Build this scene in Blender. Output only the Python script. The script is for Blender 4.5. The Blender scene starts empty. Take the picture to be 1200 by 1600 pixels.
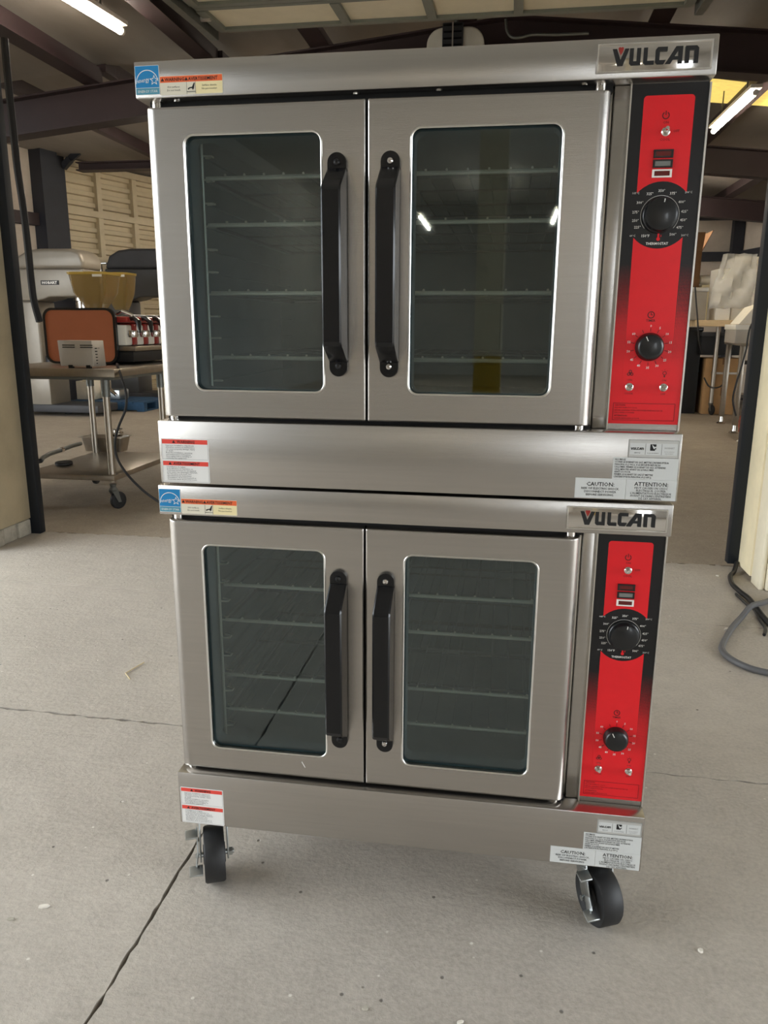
import bpy, bmesh, math, random
from mathutils import Vector, Matrix
PI = math.pi
random.seed(7)
SC = bpy.context.scene
COL = SC.collection

# ------------------------------------------------------------------ camera
F = 1208.40
CAM = Vector((0.1933, -1.4798, 1.2759))
def rot(rx, ry, rz):
    return Matrix.Rotation(rz, 3, 'Z') @ Matrix.Rotation(rx, 3, 'X') @ Matrix.Rotation(ry, 3, 'Y')
RM = rot(-0.2358, -0.0057, 0.1569)
cd = bpy.data.cameras.new('camera')
cd.sensor_fit = 'VERTICAL'; cd.sensor_height = 24.0; cd.lens = 24.0 * F / 1600.0
cd.clip_start = 0.02; cd.clip_end = 300
cam = bpy.data.objects.new('camera', cd); COL.objects.link(cam)
cx, cy, cz = RM.col[0], RM.col[1], RM.col[2]
m4 = Matrix.Identity(4)
for i in range(3):
    m4[i][0] = cx[i]; m4[i][1] = cz[i]; m4[i][2] = -cy[i]; m4[i][3] = CAM[i]
cam.matrix_world = m4
SC.camera = cam
def ray(u, v): return RM @ Vector(((u - 600) / F, 1.0, -(v - 800) / F))
def at(u, v, Y):
    r = ray(u, v); return CAM + r * ((Y - CAM.y) / r.y)
def atz(u, v, Z=0.0):
    r = ray(u, v); return CAM + r * ((Z - CAM.z) / r.z)

# ------------------------------------------------------------------ world, exposure
wd = bpy.data.worlds.new('overcast_sky'); SC.world = wd; wd.use_nodes = True
bg = wd.node_tree.nodes['Background']
bg.inputs['Color'].default_value = (0.90, 0.955, 1.0, 1); bg.inputs['Strength'].default_value = 5.0
SC.view_settings.view_transform = 'Standard'; SC.view_settings.look = 'None'
SC.view_settings.gamma = 1.0; SC.view_settings.use_curve_mapping = False
SC.view_settings.exposure = 0.70
SC.cycles.use_denoising = True
SC.cycles.max_bounces = 10; SC.cycles.transparent_max_bounces = 12
SC.cycles.sample_clamp_indirect = 6.0
LAMP_POWER = 68.0

def portal(name, loc, rot_e, sx, sy):
    l = bpy.data.lights.new(name, 'AREA'); l.shape = 'RECTANGLE'; l.size = sx; l.size_y = sy
    l.cycles.is_portal = True
    o = bpy.data.objects.new(name, l); COL.objects.link(o); o.location = loc; o.rotation_euler = rot_e
    o['kind'] = 'helper'
portal('daylight_portal', (-4.32, -.85, 1.6), (0, -PI/2, 0), 3.2, 5.9)
portal('daylight_portal', (4.62, -1.5, 1.35), (0, PI/2, 0), 2.7, 3.8)
portal('daylight_portal', (4.62, -11.25, 1.6), (0, PI/2, 0), 3.2, 3.5)  # guides daylight through the added rear doorway

# ------------------------------------------------------------------ materials
def lin(c):
    return tuple(((x/255)/12.92 if x/255 <= .04045 else ((x/255+.055)/1.055)**2.4) for x in c)
MATS = {}
def mat(name, c, rough=.5, metal=0.0, var=0.0, scale=8.0, bump=0.0, bscale=60.0, stretch=None, aniso=0.0, coat=0.0, emis=None, estr=0.0, spec=0.5, dark=None, alpha=None):
    m = bpy.data.materials.new(name); m.use_nodes = True
    nt = m.node_tree; N = nt.nodes; L = nt.links; b = N['Principled BSDF']
    col = lin(c) + (1,)
    b.inputs['Base Color'].default_value = col
    b.inputs['Roughness'].default_value = rough; b.inputs['Metallic'].default_value = metal
    b.inputs['Specular IOR Level'].default_value = spec
    if coat: b.inputs['Coat Weight'].default_value = coat; b.inputs['Coat Roughness'].default_value = .08
    if emis:
        b.inputs['Emission Color'].default_value = tuple(emis) + (1,); b.inputs['Emission Strength'].default_value = estr
    if alpha is not None: b.inputs['Alpha'].default_value = alpha
    tc = N.new('ShaderNodeTexCoord'); src = tc.outputs['Object']
    if stretch:
        mp = N.new('ShaderNodeMapping'); mp.inputs['Scale'].default_value = stretch; L.new(src, mp.inputs['Vector']); src = mp.outputs['Vector']
    if var:
        n = N.new('ShaderNodeTexNoise'); n.inputs['Scale'].default_value = scale; n.inputs['Detail'].default_value = 6; n.inputs['Roughness'].default_value = .65
        L.new(src, n.inputs['Vector'])
        r = N.new('ShaderNodeMapRange'); r.inputs['From Min'].default_value = .25; r.inputs['From Max'].default_value = .75
        L.new(n.outputs['Fac'], r.inputs['Value'])
        mx = N.new('ShaderNodeMix'); mx.data_type = 'RGBA'
        d = lin(dark) if dark else tuple(x*(1-var) for x in col[:3])
        mx.inputs[6].default_value = d + (1,); mx.inputs[7].default_value = col if dark else tuple(min(1, x*(1+var)) for x in col[:3]) + (1,)
        L.new(r.outputs['Result'], mx.inputs[0]); L.new(mx.outputs[2], b.inputs['Base Color'])
    if bump:
        n2 = N.new('ShaderNodeTexNoise'); n2.inputs['Scale'].default_value = bscale; n2.inputs['Detail'].default_value = 5
        L.new(src, n2.inputs['Vector'])
        bp = N.new('ShaderNodeBump'); bp.inputs['Strength'].default_value = bump; bp.inputs['Distance'].default_value = .01
        L.new(n2.outputs['Fac'], bp.inputs['Height']); L.new(bp.outputs['Normal'], b.inputs['Normal'])
    if aniso:
        b.inputs['Anisotropic'].default_value = aniso
        t = N.new('ShaderNodeTangent'); t.direction_type = 'RADIAL'; t.axis = 'Z'; L.new(t.outputs['Tangent'], b.inputs['Tangent'])
    MATS[name] = m
    return m

def concrete(name, c, c2, rough, grit=1.0):
    m = bpy.data.materials.new(name); m.use_nodes = True
    nt = m.node_tree; N = nt.nodes; L = nt.links; b = N['Principled BSDF']
    tc = N.new('ShaderNodeTexCoord'); src = tc.outputs['Object']
    def noise(s, det=6, rg=.6):
        n = N.new('ShaderNodeTexNoise'); n.inputs['Scale'].default_value = s; n.inputs['Detail'].default_value = det; n.inputs['Roughness'].default_value = rg
        L.new(src, n.inputs['Vector']); return n.outputs['Fac']
    def rng(v, a, bb, lo=0, hi=1):
        r = N.new('ShaderNodeMapRange'); r.inputs['From Min'].default_value = a; r.inputs['From Max'].default_value = bb
        r.inputs['To Min'].default_value = lo; r.inputs['To Max'].default_value = hi; L.new(v, r.inputs['Value']); return r.outputs['Result']
    def mix(f, A, B, blend='MIX'):
        x = N.new('ShaderNodeMix'); x.data_type = 'RGBA'; x.blend_type = blend
        if hasattr(f, 'node'): L.new(f, x.inputs[0])
        else: x.inputs[0].default_value = f
        for k, v in ((6, A), (7, B)):
            if isinstance(v, tuple): x.inputs[k].default_value = v + (1,)
            else: L.new(v, x.inputs[k])
        return x.outputs[2]
    mp = N.new('ShaderNodeMapping'); mp.inputs['Rotation'].default_value = (0, 0, -.75); mp.inputs['Scale'].default_value = (4, 30, 4); L.new(src, mp.inputs['Vector'])
    sn = N.new('ShaderNodeTexNoise'); sn.inputs['Scale'].default_value = 1.0; sn.inputs['Detail'].default_value = 5; sn.inputs['Roughness'].default_value = .6; L.new(mp.outputs['Vector'], sn.inputs['Vector'])
    streak = sn.outputs['Fac']
    base = mix(rng(noise(1.3, 8, .7), .3, .7), lin(c), lin(c2))
    base = mix(rng(noise(.55, 5, .6), .48, .68, 0, .35), base, tuple(x*.74 for x in lin(c2)))
    base = mix(rng(streak, .55, .8, 0, .16), base, tuple(x*.78 for x in lin(c2)))
    base = mix(rng(noise(9, 8, .75), .35, .72, 0, .6), base, tuple(x*.72 for x in lin(c2)))
    fine = mix(rng(noise(90, 4, .6), .3, .75, .0, .5), base, tuple(min(1, x*1.25) for x in lin(c)))
    # dark pits and pale flecks
    v = N.new('ShaderNodeTexVoronoi'); v.inputs['Scale'].default_value = 26; v.inputs['Randomness'].default_value = 1; L.new(src, v.inputs['Vector'])
    gate = N.new('ShaderNodeSeparateColor'); L.new(v.outputs['Color'], gate.inputs[0])
    def spots(lo, hi, rad, chan):
        a = rng(v.outputs['Distance'], rad*.5, rad, 1, 0)
        g1 = N.new('ShaderNodeMath'); g1.operation = 'GREATER_THAN'; L.new(gate.outputs[chan], g1.inputs[0]); g1.inputs[1].default_value = lo
        mu = N.new('ShaderNodeMath'); mu.operation = 'MULTIPLY'; L.new(a, mu.inputs[0]); L.new(g1.outputs[0], mu.inputs[1]); return mu.outputs[0]
    pits = spots(.91, 1, .13, 0); flecks = spots(.88, 1, .12, 1)
    col = mix(pits, fine, tuple(x*.42 for x in lin(c2))); col = mix(flecks, col, (.72, .69, .62))
    L.new(col, b.inputs['Base Color'])
    b.inputs['Roughness'].default_value = rough
    hsum = N.new('ShaderNodeMath'); hsum.operation = 'ADD'; L.new(noise(45, 6, .7), hsum.inputs[0]); L.new(noise(7, 3, .5), hsum.inputs[1])
    hs_ = N.new('ShaderNodeMath'); hs_.operation = 'ADD'; L.new(hsum.outputs[0], hs_.inputs[0]); sk = N.new('ShaderNodeMath'); sk.operation = 'MULTIPLY'; L.new(streak, sk.inputs[0]); sk.inputs[1].default_value = .5; L.new(sk.outputs[0], hs_.inputs[1])
    h2 = N.new('ShaderNodeMath'); h2.operation = 'SUBTRACT'; L.new(hs_.outputs[0], h2.inputs[0]); L.new(pits, h2.inputs[1])
    bp = N.new('ShaderNodeBump'); bp.inputs['Strength'].default_value = .6*grit; bp.inputs['Distance'].default_value = .006
    L.new(h2.outputs[0], bp.inputs['Height']); L.new(bp.outputs['Normal'], b.inputs['Normal'])
    MATS[name] = m; return m

concrete('concrete', (188, 180, 169), (168, 160, 149), .6)
concrete('concrete_inside', (172, 160, 143), (146, 134, 118), .7, .8)
mat('dirt', (70, 64, 56), .95, var=.3, scale=30)
mat('steel', (188, 184, 179), .27, 1, var=.05, scale=3, stretch=(1, 1, 40), bump=.03, bscale=30, aniso=.55)
mat('steel_edge', (225, 222, 216), .3, 1)
mat('chrome', (225, 222, 218), .08, 1)
mat('zinc', (186, 190, 190), .32, 1, var=.12, scale=40)
mat('work_steel', (176, 168, 156), .36, 1, var=.1, scale=20, bump=.02)
mat('galv', (120, 122, 118), .5, .8, var=.15, scale=14)
mat('oven_liner', (96, 110, 114), .6, .1, var=.1, scale=12)
mat('rack_wire', (226, 220, 204), .35, .75)
mat('rack_wire_shaded', (84, 90, 92), .7, .2)  # darker copy of the rack wire, cavity shade put into its colour
mat('black_plastic', (16, 17, 19), .32, 0, coat=.25)
mat('handle_black', (10, 11, 14), .26, 0, spec=.35, bump=.015, bscale=400, coat=.2)
mat('rubber', (26, 26, 27), .55, var=.2, scale=30)
mat('black_gap', (9, 9, 9), .7)
mat('red_print', (222, 24, 34), .33, var=.04, scale=30)
mat('white_print', (236, 234, 228), .45)
mat('grey_print', (150, 150, 148), .45)
mat('black_print', (18, 18, 20), .5)
mat('darkred_print', (70, 8, 12), .5)
mat('lens_red', (92, 10, 10), .25, coat=.5)
mat('lens_grey', (120, 122, 118), .3, coat=.4)
mat('sticker_white', (232, 231, 228), .42)
mat('sticker_silver', (196, 196, 192), .38, .35)
mat('sticker_grey', (206, 208, 206), .42)
mat('sticker_cream', (240, 226, 176), .42)
mat('sticker_ivory', (226, 220, 200), .42)
mat('sticker_red', (228, 74, 62), .42)
mat('sticker_orange', (234, 106, 58), .42)
mat('sticker_blue', (24, 128, 186), .4)
mat('sticker_teal', (84, 150, 172), .4)
mat('cream_paint', (238, 225, 190), .6, var=.12, scale=5, bump=.1, bscale=12)
mat('beige_paint', (178, 164, 136), .65, var=.14, scale=4, bump=.08, bscale=20)
mat('white_trim', (240, 231, 206), .5, var=.08, scale=6)
mat('block', (176, 170, 156), .9, var=.25, scale=20, bump=.4)
mat('track_black', (28, 33, 40), .5, .3)
mat('beam_maroon', (48, 34, 35), .55, var=.2, scale=3)
mat('column_dark', (34, 37, 46), .6, var=.15, scale=4)
mat('insulation', (134, 126, 118), .7, var=.18, scale=1.6, bump=.6, bscale=5, stretch=(1, .35, 1))
mat('skylight_glow', (214, 190, 96), .8, var=.25, scale=9, bump=.5, bscale=20, emis=(.9, .68, .18), estr=.6)  # emission imitates daylight coming through the skylight panel
mat('wall_panel', (196, 184, 170), .75, var=.2, scale=1.4, bump=.3, bscale=6)
mat('bay_wall', (196, 194, 190), .8, var=.12, scale=2)
mat('tan_metal', (196, 182, 152), .5, var=.08, scale=5)
mat('door_panel', (238, 230, 206), .6, var=.08, scale=4)
mat('door_frame', (128, 132, 124), .5, .2, var=.1, scale=6)
mat('lamp_tube', (255, 244, 226), .5, emis=(1.0, .90, .75), estr=LAMP_POWER)
mat('lamp_body', (228, 222, 210), .5)
mat('mixer_grey', (142, 134, 121), .38, .2, var=.08, scale=5)
mat('mixer_dark', (72, 72, 72), .4, .2, var=.1, scale=5)
mat('charcoal', (58, 58, 60), .6, var=.15, scale=6)
mat('amber', (168, 140, 84), .15, 0, alpha=.62)
mat('amber_rim', (206, 172, 76), .3)
mat('copper_panel', (186, 112, 78), .36, .25, var=.06, scale=4)
mat('red_gloss', (150, 42, 36), .3, coat=.4)
mat('light_steel', (196, 190, 180), .4, .6, var=.06, scale=8)
mat('pallet_blue', (30, 66, 96), .8, var=.25, scale=12)
mat('cardboard', (170, 132, 88), .85, var=.12, scale=10)
mat('cardboard_dark', (118, 84, 52), .85, var=.12, scale=10)
mat('butcher', (206, 180, 140), .55, var=.15, scale=8, stretch=(1, 8, 8))
mat('white_plastic', (240, 235, 222), .4, var=.04, scale=5)
mat('paper', (232, 224, 206), .8, var=.06, scale=14)
mat('bag', (238, 235, 228), .14, 0, bump=1.0, bscale=18, alpha=.38)
mat('grey_bin', (158, 150, 138), .5, .2, var=.1, scale=8)
mat('black_box', (16, 16, 18), .55, var=.2, scale=6)
mat('cord_red', (140, 64, 44), .5)
mat('cable_black', (24, 24, 26), .5)
mat('cable_grey', (92, 92, 94), .55, var=.1, scale=40)
mat('pale_chip', (226, 220, 208), .8, var=.15, scale=60)
mat('straw', (206, 190, 150), .8)
mat('asphalt', (150, 148, 142), .9, var=.15, scale=3)
mat('yellow_paint', (206, 168, 40), .5)

def glass_mat():
    m = bpy.data.materials.new('door_glass'); m.use_nodes = True
    nt = m.node_tree; N = nt.nodes; L = nt.links
    for n in list(N):
        if n.type == 'BSDF_PRINCIPLED': N.remove(n)
    out = [n for n in N if n.type == 'OUTPUT_MATERIAL'][0]
    t = N.new('ShaderNodeBsdfTransparent'); t.inputs[0].default_value = (.70, .76, .77, 1)
    g = N.new('ShaderNodeBsdfGlossy'); g.inputs['Roughness'].default_value = .02; g.inputs['Color'].default_value = (.90, .99, 1, 1)
    ge = N.new('ShaderNodeNewGeometry'); dt = N.new('ShaderNodeVectorMath'); dt.operation = 'DOT_PRODUCT'
    L.new(ge.outputs['Normal'], dt.inputs[0]); L.new(ge.outputs['Incoming'], dt.inputs[1])
    def M(op, a, b=None):
        n = N.new('ShaderNodeMath'); n.operation = op
        for k, v in ((0, a), (1, b)):
            if v is None: continue
            if isinstance(v, (int, float)): n.inputs[k].default_value = v
            else: L.new(v, n.inputs[k])
        return n.outputs[0]
    fres = M('ADD', M('MULTIPLY', M('POWER', M('SUBTRACT', 1.0, M('ABSOLUTE', dt.outputs['Value'])), 5.0), .91), .085)   # Schlick reflectance of each face
    mx = N.new('ShaderNodeMixShader'); L.new(fres, mx.inputs[0]); L.new(t.outputs[0], mx.inputs[1]); L.new(g.outputs[0], mx.inputs[2])
    L.new(mx.outputs[0], out.inputs['Surface']); MATS['door_glass'] = m
glass_mat()

def panel_mat():
    # printed overlay: black with a halftone fade into red towards its lower end
    m = bpy.data.materials.new('overlay_print'); m.use_nodes = True
    nt = m.node_tree; N = nt.nodes; L = nt.links; b = N['Principled BSDF']; b.inputs['Roughness'].default_value = .33
    tc = N.new('ShaderNodeTexCoord'); sp = N.new('ShaderNodeSeparateXYZ'); L.new(tc.outputs['Object'], sp.inputs[0])
    def M(op, a, bb):
        n = N.new('ShaderNodeMath'); n.operation = op
        for k, v in ((0, a), (1, bb)):
            if v is None: continue
            if isinstance(v, (int, float)): n.inputs[k].default_value = v
            else: L.new(v, n.inputs[k])
        return n.outputs[0]
    X, Z = sp.outputs[0], sp.outputs[2]
    s = M('MULTIPLY', M('SINE', M('MULTIPLY', M('ADD', X, Z), 1250.0), None), M('SINE', M('MULTIPLY', M('SUBTRACT', X, Z), 1250.0), None))
    s = M('ADD', M('MULTIPLY', s, .5), .5)
    r = N.new('ShaderNodeMapRange'); r.inputs['From Min'].default_value = .235; r.inputs['From Max'].default_value = .43; r.inputs['To Min'].default_value = -.05; r.inputs['To Max'].default_value = 1.02
    L.new(Z, r.inputs['Value'])
    g = M('GREATER_THAN', s, r.outputs['Result'])
    mx = N.new('ShaderNodeMix'); mx.data_type = 'RGBA'; mx.inputs[6].default_value = lin((15, 15, 18)) + (1,); mx.inputs[7].default_value = lin((222, 24, 34)) + (1,)
    L.new(g, mx.inputs[0]); L.new(mx.outputs[2], b.inputs['Base Color'])
    MATS['overlay_print'] = m
panel_mat()

# ------------------------------------------------------------------ mesh builder
class MB:
    def __init__(s): s.v = []; s.f = []
    def add(s, vs, fs):
        k = len(s.v); s.v += [Vector(p) for p in vs]; s.f += [tuple(i + k for i in q) for q in fs]; return s
    def box(s, x0, x1, y0, y1, z0, z1):
        return s.add([(x0,y0,z0),(x1,y0,z0),(x1,y1,z0),(x0,y1,z0),(x0,y0,z1),(x1,y0,z1),(x1,y1,z1),(x0,y1,z1)],
                     [(0,3,2,1),(4,5,6,7),(0,1,5,4),(1,2,6,5),(2,3,7,6),(3,0,4,7)])
    def hexa(s, b4, t4):
        return s.add(list(b4) + list(t4), [(0,3,2,1),(4,5,6,7),(0,1,5,4),(1,2,6,5),(2,3,7,6),(3,0,4,7)])
    def bar(s, p, q, w, h, up=(0,0,1)):
        p, q = Vector(p), Vector(q); d = (q - p).normalized(); up = Vector(up)
        if abs(d.dot(up)) > .97: up = Vector((0,1,0))
        sx = d.cross(up).normalized(); sy = sx.cross(d)
        o = [sx*(-w/2)+sy*(-h/2), sx*(w/2)+sy*(-h/2), sx*(w/2)+sy*(h/2), sx*(-w/2)+sy*(h/2)]
        return s.hexa([p + a for a in o], [q + a for a in o])
    def loft(s, loops, cap0=True, cap1=True, closed=True):
        n = len(loops[0]); k = len(s.v)
        for lp in loops: s.v += [Vector(p) for p in lp]
        for j in range(len(loops) - 1):
            for i in range(n if closed else n - 1):
                a = k + j*n + i; b = k + j*n + (i+1) % n
                s.f.append((a, b, b + n, a + n))
        if cap0: s.f.append(tuple(k + i for i in reversed(range(n))))
        if cap1: s.f.append(tuple(k + (len(loops)-1)*n + i for i in range(n)))
        return s
    def cyl(s, p, q, r0, r1=None, n=16):
        return s.tube([p, q], [r0, r0 if r1 is None else r1], n)
    def tube(s, pts, r, n=10):
        pts = [Vector(p) for p in pts]; rs = r if isinstance(r, (list, tuple)) else [r]*len(pts)
        loops = []; up = None
        for i, p in enumerate(pts):
            d = (pts[min(i+1, len(pts)-1)] - pts[max(i-1, 0)]).normalized()
            if up is None:
                up = Vector((0,0,1)) if abs(d.z) < .9 else Vector((1,0,0))
            a = d.cross(up).normalized(); b = a.cross(d).normalized(); up = b
            loops.append([p + (a*math.cos(2*PI*t/n) + b*math.sin(2*PI*t/n))*rs[i] for t in range(n)])
        return s.loft(loops)
    def lathe(s, prof, o, axis=(0,0,1), n=24):
        o = Vector(o); ax = Vector(axis).normalized(); t = Vector((1,0,0)) if abs(ax.x) < .9 else Vector((0,1,0))
        a = ax.cross(t).normalized(); b = ax.cross(a)
        return s.loft([[o + ax*h + (a*math.cos(2*PI*i/n) + b*math.sin(2*PI*i/n))*max(r, 1e-5) for i in range(n)] for r, h in prof])
    def prism(s, poly, y0, y1):            # poly in (x, z), extruded along y
        return s.loft([[(x, y0, z) for x, z in poly], [(x, y1, z) for x, z in poly]])
    def prismx(s, poly, x0, x1):           # poly in (y, z)
        return s.loft([[(x0, y, z) for y, z in poly], [(x1, y, z) for y, z in poly]])
    def prismz(s, poly, z0, z1):           # poly in (x, y)
        return s.loft([[(x, y, z0) for x, y in poly], [(x, y, z1) for x, y in poly]])
    def ring(s, cx, cz, r0, r1, y, a0=0, a1=2*PI, n=20):   # flat annulus facing -y
        vs = []; fs = []
        for i in range(n + 1):
            a = a0 + (a1-a0)*i/n
            vs += [(cx + r0*math.sin(a), y, cz + r0*math.cos(a)), (cx + r1*math.sin(a), y, cz + r1*math.cos(a))]
        for i in range(n): fs.append((2*i, 2*i+1, 2*i+3, 2*i+2))
        return s.add(vs, fs)
    def flat(s, poly, y):
        return s.add([(x, y, z) for x, z in poly], [tuple(range(len(poly)))])
    def rect(s, x0, x1, z0, z1, y): return s.flat([(x0,z0),(x1,z0),(x1,z1),(x0,z1)], y)
    def shift(s, d):
        d = Vector(d); s.v = [p + d for p in s.v]; return s
    def xf(s, M): s.v = [M @ p for p in s.v]; return s
    def build(s, name, m, parent=None, bevel=0, seg=2, smooth=35):
        me = bpy.data.meshes.new(name); org = ROOTPOS.get(parent.name, Vector()) if parent else Vector()
        bm = bmesh.new(); vs = [bm.verts.new(p - org) for p in s.v]
        for q in s.f:
            try: bm.faces.new([vs[i] for i in q])
            except ValueError: pass
        bmesh.ops.recalc_face_normals(bm, faces=bm.faces) if s.closed else None
        if bevel:
            es = [e for e in bm.edges if len(e.link_faces) == 2 and e.calc_face_angle(0) > math.radians(40)]
            bmesh.ops.bevel(bm, geom=es, offset=bevel, segments=seg, affect='EDGES', profile=.5, clamp_overlap=True)
        bm.to_mesh(me); bm.free()
        me.materials.append(MATS[m])
        if smooth:
            me.shade_smooth(); me.set_sharp_from_angle(angle=math.radians(smooth))
        o = bpy.data.objects.new(name, me); COL.objects.link(o)
        if parent: o.parent = parent; ROOTPOS[o.name] = org
        return o
    closed = True
ROOTPOS = {}
def tag(o, label=None, cat=None, group=None, kind=None):
    if label: o['label'] = label
    if cat: o['category'] = cat
    if group: o['group'] = group
    if kind: o['kind'] = kind
    return o
def thing(name, label, cat, loc=(0,0,0), group=None, kind=None):
    o = bpy.data.objects.new(name, None); COL.objects.link(o); o.location = loc; o.empty_display_size = .1
    ROOTPOS[o.name] = Vector(loc); tag(o, label, cat, group, kind); return o
def structure(name, loc=(0,0,0)):
    o = bpy.data.objects.new(name, None); COL.objects.link(o); o.location = loc; o['kind'] = 'structure'; ROOTPOS[o.name] = Vector(loc); return o
def copy_tree(o, parent=None):
    c = o.copy(); COL.objects.link(c); c.parent = parent
    for ch in o.children: copy_tree(ch, c)
    return c
TXT = {}
def text(mb, s, size, x, z, y, align='LEFT', sx=1.0, rotd=0.0, bold=0.0):
    key = (s, align, bold)
    if key not in TXT:
        cu = bpy.data.curves.new('t', 'FONT'); cu.body = s; cu.size = 1.0; cu.align_x = align; cu.resolution_u = 1; cu.offset = bold
        ob = bpy.data.objects.new('t', cu); COL.objects.link(ob)
        me = bpy.data.meshes.new_from_object(ob.evaluated_get(bpy.context.evaluated_depsgraph_get()))
        TXT[key] = ([tuple(v.co) for v in me.vertices], [tuple(p.vertices) for p in me.polygons])
        bpy.data.objects.remove(ob); bpy.data.curves.remove(cu); bpy.data.meshes.remove(me)
    vs, fs = TXT[key]; c, sn = math.cos(rotd), math.sin(rotd)
    mb.add([(x + (a*sx*c - b*sn)*size, y, z + (a*sx*sn + b*c)*size) for a, b, _ in vs], fs)
def rrect(x0, x1, z0, z1, r, k=5):
    out = []
    for cx_, cz_, a0 in ((x1-r, z1-r, 0), (x0+r, z1-r, PI/2), (x0+r, z0+r, PI), (x1-r, z0+r, 1.5*PI)):
        for i in range(k + 1):
            a = a0 + (PI/2)*i/k; out.append((cx_ + r*math.cos(a), cz_ + r*math.sin(a)))
    return out
class FB(MB): closed = False

# ================================================================== THE SETTING
def jag(p, q, amp, step=.03):
    p, q = Vector(p), Vector(q); n = max(2, int((q-p).length/step)); d = (q-p).normalized(); nn = Vector((-d.y, d.x))
    return [p + (q-p)*i/n + nn*(random.uniform(-amp, amp) if 0 < i else 0) for i in range(n)]
floor = structure('floor')
def slab(poly_edges, m, z=0.0, t=.06):
    pts = []
    for p, q, amp in poly_edges: pts += jag(p, q, amp, .025 if amp else 5)
    mb = MB().prismz([(a.x, a.y) for a in pts], z - t, z)
    return mb.build('slab', m, floor, smooth=0)
g = .006
xj = -.537
def pl(x): return .688 - .02*(x + .83)      # the long joint running behind the casters
slab([((-6, -20), (xj-g-.015, -20), 0), ((xj-g-.015, -20), (xj-g+.002, pl(xj)-g), .0030), ((xj-g, pl(xj)-g), (-6, pl(-6)-g), .0042), ((-6, pl(-6)-g), (-6, -20), 0)], 'concrete')
slab([((xj+g*.6-.015, -20), (7, -20), 0), ((7, -20), (7, pl(7)-g*.5), 0), ((7, pl(7)-g*.5), (xj+g*.5, pl(xj)-g*.5), .0042), ((xj+g*.5, pl(xj)-g), (xj+g*.6-.015, -20), .0030)], 'concrete')
slab([((-6, pl(-6)+g*.5), (7, pl(7)+g*.5), .0042), ((7, pl(7)), (7, 1.898), 0), ((7, 1.898), (-6, 1.93), .0012), ((-6, 1.93), (-6, pl(-6)), 0)], 'concrete')
slab([((-6, 1.936), (7, 1.904), .0012), ((7, 1.904), (7, 2.85), 0), ((7, 2.85), (-6, 2.85), .012), ((-6, 2.85), (-6, 1.94), 0)], 'concrete')
slab([((-9, 2.872), (8, 2.872), .012), ((8, 2.872), (8, 19), 0), ((8, 19), (-9, 19), 0), ((-9, 19), (-9, 2.87), 0)], 'concrete_inside', -.004)
MB().box(-9, 8, -20, 19, -.12, -.03).build('bedding', 'dirt', floor, smooth=0)
gr = MB().box(-60, 60, -60, 60, -.25, -.14).build('ground', 'asphalt', smooth=0); gr['kind'] = 'structure'

# front wall with the door opening
XL, XR, ZH = -2.715, 1.465, 3.12
wf = structure('wall_front')
MB().box(-6.2, XL, 2.42, 2.80, 0.10, 4.6).build('wall_section', 'beige_paint', wf, bevel=.004)
MB().box(XR, 7, 2.58, 2.80, 0.03, 4.6).build('wall_section', 'cream_paint', wf, bevel=.004)
MB().box(XL, XR, 2.42, 2.80, ZH, 4.6).build('header', 'beige_paint', wf, bevel=.004)
# worn block footing under the left jamb
for i in range(3):
    y = 2.40 + i*.135
    MB().box(XL-.10-random.uniform(0,.01), XL-.004+random.uniform(0, .012), y, y+.125, 0, .098).build('block', 'block', wf, bevel=.01)
MB().box(XR+.13, XR+.9, 2.44, 2.57, 0, .045).build('block', 'block', wf, bevel=.008)
# crumpled sheet cladding on the left of the wall's face
prof = []
n = 60
lo = []; hi = []
for i in range(n + 1):
    x = XL + .012 - i*.03
    y = 2.405 - .012*(1 + math.sin(i*1.3)) - .006*random.random()
    lo.append((x, y, .03 + .02*random.random())); hi.append((x, y, 3.9))
cl = MB(); cl.loft([lo + [(p[0], p[1]+.003, p[2]) for p in reversed(lo)], hi + [(p[0], p[1]+.003, p[2]) for p in reversed(hi)]])
cl.build('cladding', 'white_trim', wf, smooth=60)
# boards framing the right of the opening
t = MB().box(XR+.008, XR+.035, 2.45, 2.58, .0, 4.2).build('trim_1', 'white_trim', bevel=.004); t['kind'] = 'structure'
t = MB().box(XR+.038, XR+.11, 2.43, 2.58, .004, 4.2).build('trim_2', 'white_trim', bevel=.004); t['kind'] = 'structure'
t = MB().box(XR+.122, 7, 2.41, 2.58, .05, 4.2).build('trim_3', 'cream_paint', bevel=.004); t['kind'] = 'structure'

# the front bay: side walls with wide doorways, rear wall, ceiling
def side_wall(name, xa, xb, doors, yend):
    o = structure(name); y = -20
    for y0, y1, h in doors:
        MB().box(xa, xb, y, y0, 0, 4.2).build('wall_section', 'bay_wall', o, smooth=0)
        MB().box(xa, xb, y0, y1, h, 4.2).build('wall_section', 'bay_wall', o, smooth=0); y = y1
    MB().box(xa, xb, y, yend, 0, 4.2).build('wall_section', 'bay_wall', o, smooth=0)
side_wall('wall_bay_left', -4.55, -4.35, [(-3.8, 2.1, 3.2)], 2.42)
side_wall('wall_bay_right', 4.65, 4.85, [(-13.0, -9.5, 3.2), (-3.4, .4, 2.7)], 2.42)  # the far rear doorway is added to bring more sky light into the bay
w = MB().box(-4.6, 4.9, -20.2, -20, 0, 4.2).build('wall_bay_rear', 'bay_wall', smooth=0); w['kind'] = 'structure'
w = MB().box(-4.8, 5.1, -20.2, 2.8, 4.2, 4.4).build('ceiling_bay', 'bay_wall', smooth=0); w['kind'] = 'structure'

co = structure('column_bay', (-.1, -9.2, 0))
MB().box(-.28, .08, -9.4, -9.0, .9, 4.2).build('column_shaft', 'white_trim', co, bevel=.01)
MB().box(-.28, .08, -9.4, -9.0, 0, .9).build('column_base', 'yellow_paint', co, bevel=.01)

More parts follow.
